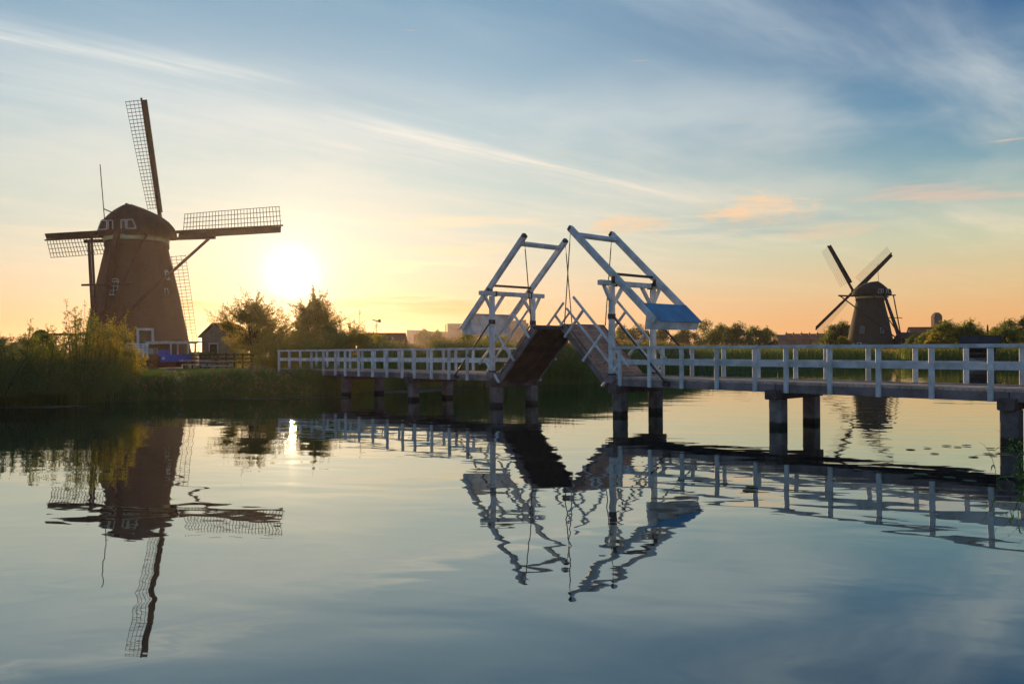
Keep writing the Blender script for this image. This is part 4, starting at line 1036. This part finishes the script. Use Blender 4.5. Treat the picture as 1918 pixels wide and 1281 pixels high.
# trees around the sun
tg = 'trees behind the lawn'
p = at(474, 640, 64); tree('apple_tree', (p.x, 64, 1.0), at(478, 576, 64).z - 1.0, 5.5, 'broad golden tree right of the grey shed, left of the sun star', 21, 'leaf_gold', 19000, .13, .12, 44, group=tg, airy=1.1, fat=.95)
p = at(588, 640, 70); tree('maple_tree', (p.x, 70, 1.0), at(588, 563, 70).z - 1.0, 3.7, 'taller golden tree standing right under the sun', 22, 'leaf_gold', 22000, .14, .11, 52, group=tg, airy=.6, fat=1.25)
p = at(545, 640, 72); tree('maple_tree', (p.x, 72, 1.0), at(545, 628, 72).z - 1.0, 2.6, 'smaller golden tree filling the gap between the two tall ones by the sun', 23, 'leaf_gold', 8000, .14, .12, 18, group=tg, airy=.6, fat=1.5)
for i, (pc, D, yt, w, st, fl, m, lb) in enumerate([
    (636, 60, 590, 2.9, 16, 2500, 'leaf_gold', 'willow shrub with thin upright rods just right of the tree under the sun'),
    (672, 62, 578, 2.6, 14, 2500, 'leaf_gold', 'willow shrub with the longest leaning rods, left of the farmhouse roof'),
    (705, 64, 618, 3.0, 16, 4000, 'leaf_gold', 'low willow shrub in front of the farmhouse wall')]):
    p = at(pc, 640, D); shrub_spray((p.x, D, 1.0), at(pc, yt, D).z - 1.0, w, lb, 300 + i, m, st, .10, 90, group='willow shrubs behind the footbridge', fill=fl)
for i, (pc, D, yt, w, m, lb) in enumerate([
    (512, 58, 634, 3.6, 'leaf_gold', 'low golden bush at the left end of the footbridge'), (562, 60, 622, 3.8, 'leaf_gold', 'low bush behind the first posts of the footbridge'),
    (616, 56, 616, 3.6, 'leaf_shrub', 'rounded bush behind the left end of the railing, under the thin rods'), (664, 58, 619, 3.8, 'leaf_gold', 'rounded bush behind the railing below the long leaning rods'),
    (712, 60, 632, 3.6, 'leaf_shrub', 'low green bush behind the railing below the farmhouse'), (876, 78, 628, 3.0, 'leaf_shrub', 'green bush behind the left gate of the drawbridge'), (925, 84, 626, 4.0, 'leaf_shrub', 'broad bush below the left counterweight'),
    (1012, 62, 650, 3.4, 'leaf_dark', 'dark bush on the bank below the left bridge leaf'), (1082, 60, 652, 3.6, 'leaf_dark', 'dark bush on the bank between the two bridge leaves')]):
    p = at(pc, 640, D); tree('bush', (p.x, D, .9), at(pc, yt, D).z - .9, w, lb, 400 + i, m, 11000, .11, .03, 24, 'bush', 'bushes behind the footbridge', airy=.5, fat=1.6)
# distant trees
def far(pc, D, yt, wpx, lb, seed, m='leaf_dark', kind='tree', clear=.04, n=8000, airy=.2, cat='tree', lumps=20, grp='trees on the horizon'):
    p = at(pc, 640, D); w = wpx * 1.45 * D / 1500; h = at(pc, yt, D).z - 1.0
    tree(kind, (p.x, D, 1.0), h, w, lb, seed, m, n, max(.16, D * .0017), clear, lumps, cat, grp, airy=airy, fat=1.55)
F_LIST = [
 (8, 150, 636, 60, 'dark low tree on the horizon at the left edge'), (38, 170, 637, 40, 'dark low tree on the horizon left of the round clipped bush'),
 (795, 320, 621, 22, 'small dark tree between the farmhouse roof and the pale factory hall'), (820, 330, 624, 20, 'small tree in front of the flat brown factory'),
 (1165, 300, 614, 34, 'dark far tree seen between the posts of the right gate, left one'), (1196, 290, 613, 36, 'dark far tree seen between the posts of the right gate, right one'),
 (1243, 330, 619, 36, 'low far tree below the left end of the blue lid'), (1282, 330, 620, 34, 'low far tree below the middle of the blue lid'), (1322, 320, 606, 48, 'tall far tree at the right end of the blue lid'),
 (1352, 240, 613, 46, 'dark round tree, left one of the clump right of the blue lid'), (1384, 230, 611, 44, 'tallest dark tree in the clump right of the blue lid'),
 (1412, 235, 616, 40, 'dark round tree in the clump, third from the left'), (1436, 240, 619, 30, 'small dark tree at the right end of the clump'),
 (1560, 225, 613, 34, 'dark tree left of the smaller windmill, behind its lowest sail tip'), (1579, 222, 607, 28, 'taller dark tree touching the left side of the smaller windmill')]
for i, (pc, D, yt, w, lb) in enumerate(F_LIST): far(pc, D, yt, w, lb, 500 + i)
G_LIST = [(1712, 160, 632, 26, 'leaf_dark', 'dark bush right of the smaller windmill, below the church roof'), (1738, 155, 627, 30, 'leaf_shrub', 'green willow below the church roof'),
 (1772, 150, 606, 44, 'leaf_shrub', 'tall green willow just right of the church tower'), (1762, 148, 626, 40, 'leaf_gold', 'light green willow in front of the church tower'), (1792, 152, 616, 34, 'leaf_shrub', 'green willow left of the black boathouse'),
 (1816, 150, 607, 34, 'leaf_shrub', 'thin airy tree above the left end of the black boathouse'), (1836, 165, 622, 26, 'leaf_dark', 'dark bush above the black boathouse'),
 (1866, 150, 618, 28, 'leaf_shrub', 'pale green willow right of the small conifer'), (1893, 175, 604, 40, 'leaf_dark', 'dark flat topped tree near the right edge'), (1886, 148, 619, 46, 'leaf_shrub', 'broad green willow in front of the flat topped tree'),
 (1916, 152, 601, 30, 'leaf_dark', 'tall dark tree cut off by the right edge'), (1940, 150, 610, 40, 'leaf_shrub', 'green willow just beyond the right edge'), (1576, 190, 634, 24, 'leaf_gold', 'yellow green bush at the foot of the smaller windmill')]
for i, (pc, D, yt, w, m, lb) in enumerate(G_LIST): far(pc, D, yt, w, lb, 600 + i, m, 'willow' if m != 'leaf_dark' else 'tree', .03, 9000, .9 if pc == 1816 else .4, grp='trees by the boathouse')
def conifer(pc, D, yt, wpx, lb, seed):
    p = at(pc, 640, D); h = at(pc, yt, D).z - 1; w = wpx * D / 1500; rg2 = np.random.default_rng(seed); root = plant_root('fir_tree', (p.x, D, 1), lb, 'tree')
    MB().tube([(p.x, D, .8), (p.x, D, 1 + h)], [.14, .02], 6).build('trunk', M['bark'], root, (p.x, D, 1))
    n = 3500; z = rg2.uniform(.08, 1, n); ring = np.abs(np.sin(z * 26)) * .35 + .65; r = (1 - z) * w * .5 * ring * rg2.uniform(.2, 1, n) ** .5; a = rg2.uniform(0, 6.283, n)
    P = np.column_stack([r * np.cos(a), r * np.sin(a), z * h]); obj('crown', np_mesh('crown', leaf_quads(P, .28, rg2), 4, M['leaf_dark']), root, (p.x, D, 1))
conifer(1850, 170, 609, 13, 'small pointed conifer above the black boathouse', 9)

# vane above the farmhouse bushes
p = at(704, 640, 90); vn = empty('wind_vane', (p.x, 90, 1), label='small metal wind vane on a thin pole above the farmhouse bushes', cat='wind vane')
tp_ = at(706, 601, 90); bar('pole', Vector((p.x, 90, 1)), tp_, .06, .06, M['iron'], vn)
bar('blade', tp_ + Vector((-.5, 0, .1)), tp_ + Vector((.45, 0, -.1)), .05, .12, M['iron'], vn); MB().box((tp_.x + .15, 89.97, tp_.z - .18), (tp_.x + .42, 90.03, tp_.z + .16)).build('tail', M['hall_dark'], vn, tp_)

# lily leaves
def on_water(x, y):
    p = at(x, y, 1.0); k = EYE / (EYE - p.z); return Vector((p.x * k, k, 0))
def pads(label, line, n, sx, sy, r0, r1):
    P = [on_water(*q) for q in line]; V = []; 
    for i in range(n):
        t_ = rg.uniform(0, len(P) - 1); k = min(int(t_), len(P) - 2); c = P[k].lerp(P[k + 1], t_ - k) + Vector((rg.normal() * sx, rg.normal() * sy, .006 + rg.uniform(0, .012)))
        r = rg.uniform(r0, r1); a0 = rg.uniform(0, 6.28); tl = rg.normal() * .03
        for j in range(8):
            a = a0 + .25 + j * (6.283 - .5) / 7; V.append((c.x + r * math.cos(a), c.y + r * math.sin(a), c.z + tl * r * math.cos(a) + .004))
    tag(obj('lily_leaves', np_mesh('lily_leaves', np.array(V), 8, M['lily'])), label, kind='stuff')
pads('floating lily leaves at the left edge under the shrubs', [(-60, 768), (30, 763), (120, 762)], 320, .5, .35, .08, .2)
pads('thin line of lily leaves along the bank below the lawn', [(405, 749), (500, 748), (640, 743)], 260, .4, .18, .07, .16)
pads('mat of lily leaves behind the left piers', [(700, 735), (800, 733), (860, 722), (925, 719)], 900, .7, .7, .08, .2)
pads('small line of lily leaves under the raised leaves', [(985, 723), (1040, 719)], 120, .5, .2, .08, .18)
pads('thin line of lily leaves along the far reeds', [(1290, 704), (1400, 697), (1560, 691), (1700, 686), (1790, 683.5), (1918, 685)], 1500, 1.2, .7, .10, .25)
pads('scattered lily leaves on the open water at the right', [(1700, 842), (1770, 850), (1850, 838), (1880, 850), (1860, 870)], 16, .35, .5, .05, .12)
pads('few lily leaves in the dark reflection at the right', [(1680, 873), (1800, 900), (1900, 886)], 10, .5, .3, .05, .13)
pads('few lily leaves in the middle of the canal', [(1240, 892), (1330, 905), (1500, 925)], 5, .4, .2, .06, .12)

# reeds hanging in from the right bank
def reed_clump(c, n, h, label, seed, lean):
    rg2 = np.random.default_rng(seed); root = plant_root('reed_clump', c, label, 'plant'); c = Vector(c)
    for i in range(n):
        o = Vector((rg2.normal() * .16, rg2.normal() * .2, -.25)); d = Vector((lean + rg2.normal() * .25, rg2.normal() * .25, 0)); H = h * rg2.uniform(.6, 1.0)
        pts = [c + o + d * (t_ ** 2) * H * .55 + UP * (H * (t_ - .28 * t_ ** 3)) for t_ in [k / 6 for k in range(7)]]
        b = MB(); b.tube(pts, [.006 * (1 - k / 8) for k in range(7)], 4); b.build('stem', M['reed'], root, c)
        for q in range(4):
            k = 1 + q; a = pts[k]; sd = Vector((rg2.normal(), rg2.normal(), 0)).normalized(); L = rg2.uniform(.28, .5); v = []; 
            sw = Vector((-sd.y, sd.x, 0)) * .014
            for t_ in (0, .35, .7, 1.0):
                m_ = a + sd * L * t_ + UP * (L * (.75 * t_ - .75 * t_ * t_)); ww = (.6, 1, .8, .05)[int(t_ * 3 + .01)]
                v += [m_ - sw * ww, m_ + sw * ww]
            bb_ = MB(); bb_.add(v, [[0, 1, 3, 2], [2, 3, 5, 4], [4, 5, 7, 6]]); bb_.build('leaf', M['grass'], root, c)
reed_clump((8.75, 13.7, .1), 9, 1.5, 'green reeds leaning in at the right edge in front of the last pier', 31, -.35)
reed_clump((9.5, 14.2, .2), 8, 1.8, 'taller reeds at the water just beyond the right edge', 32, -.2)
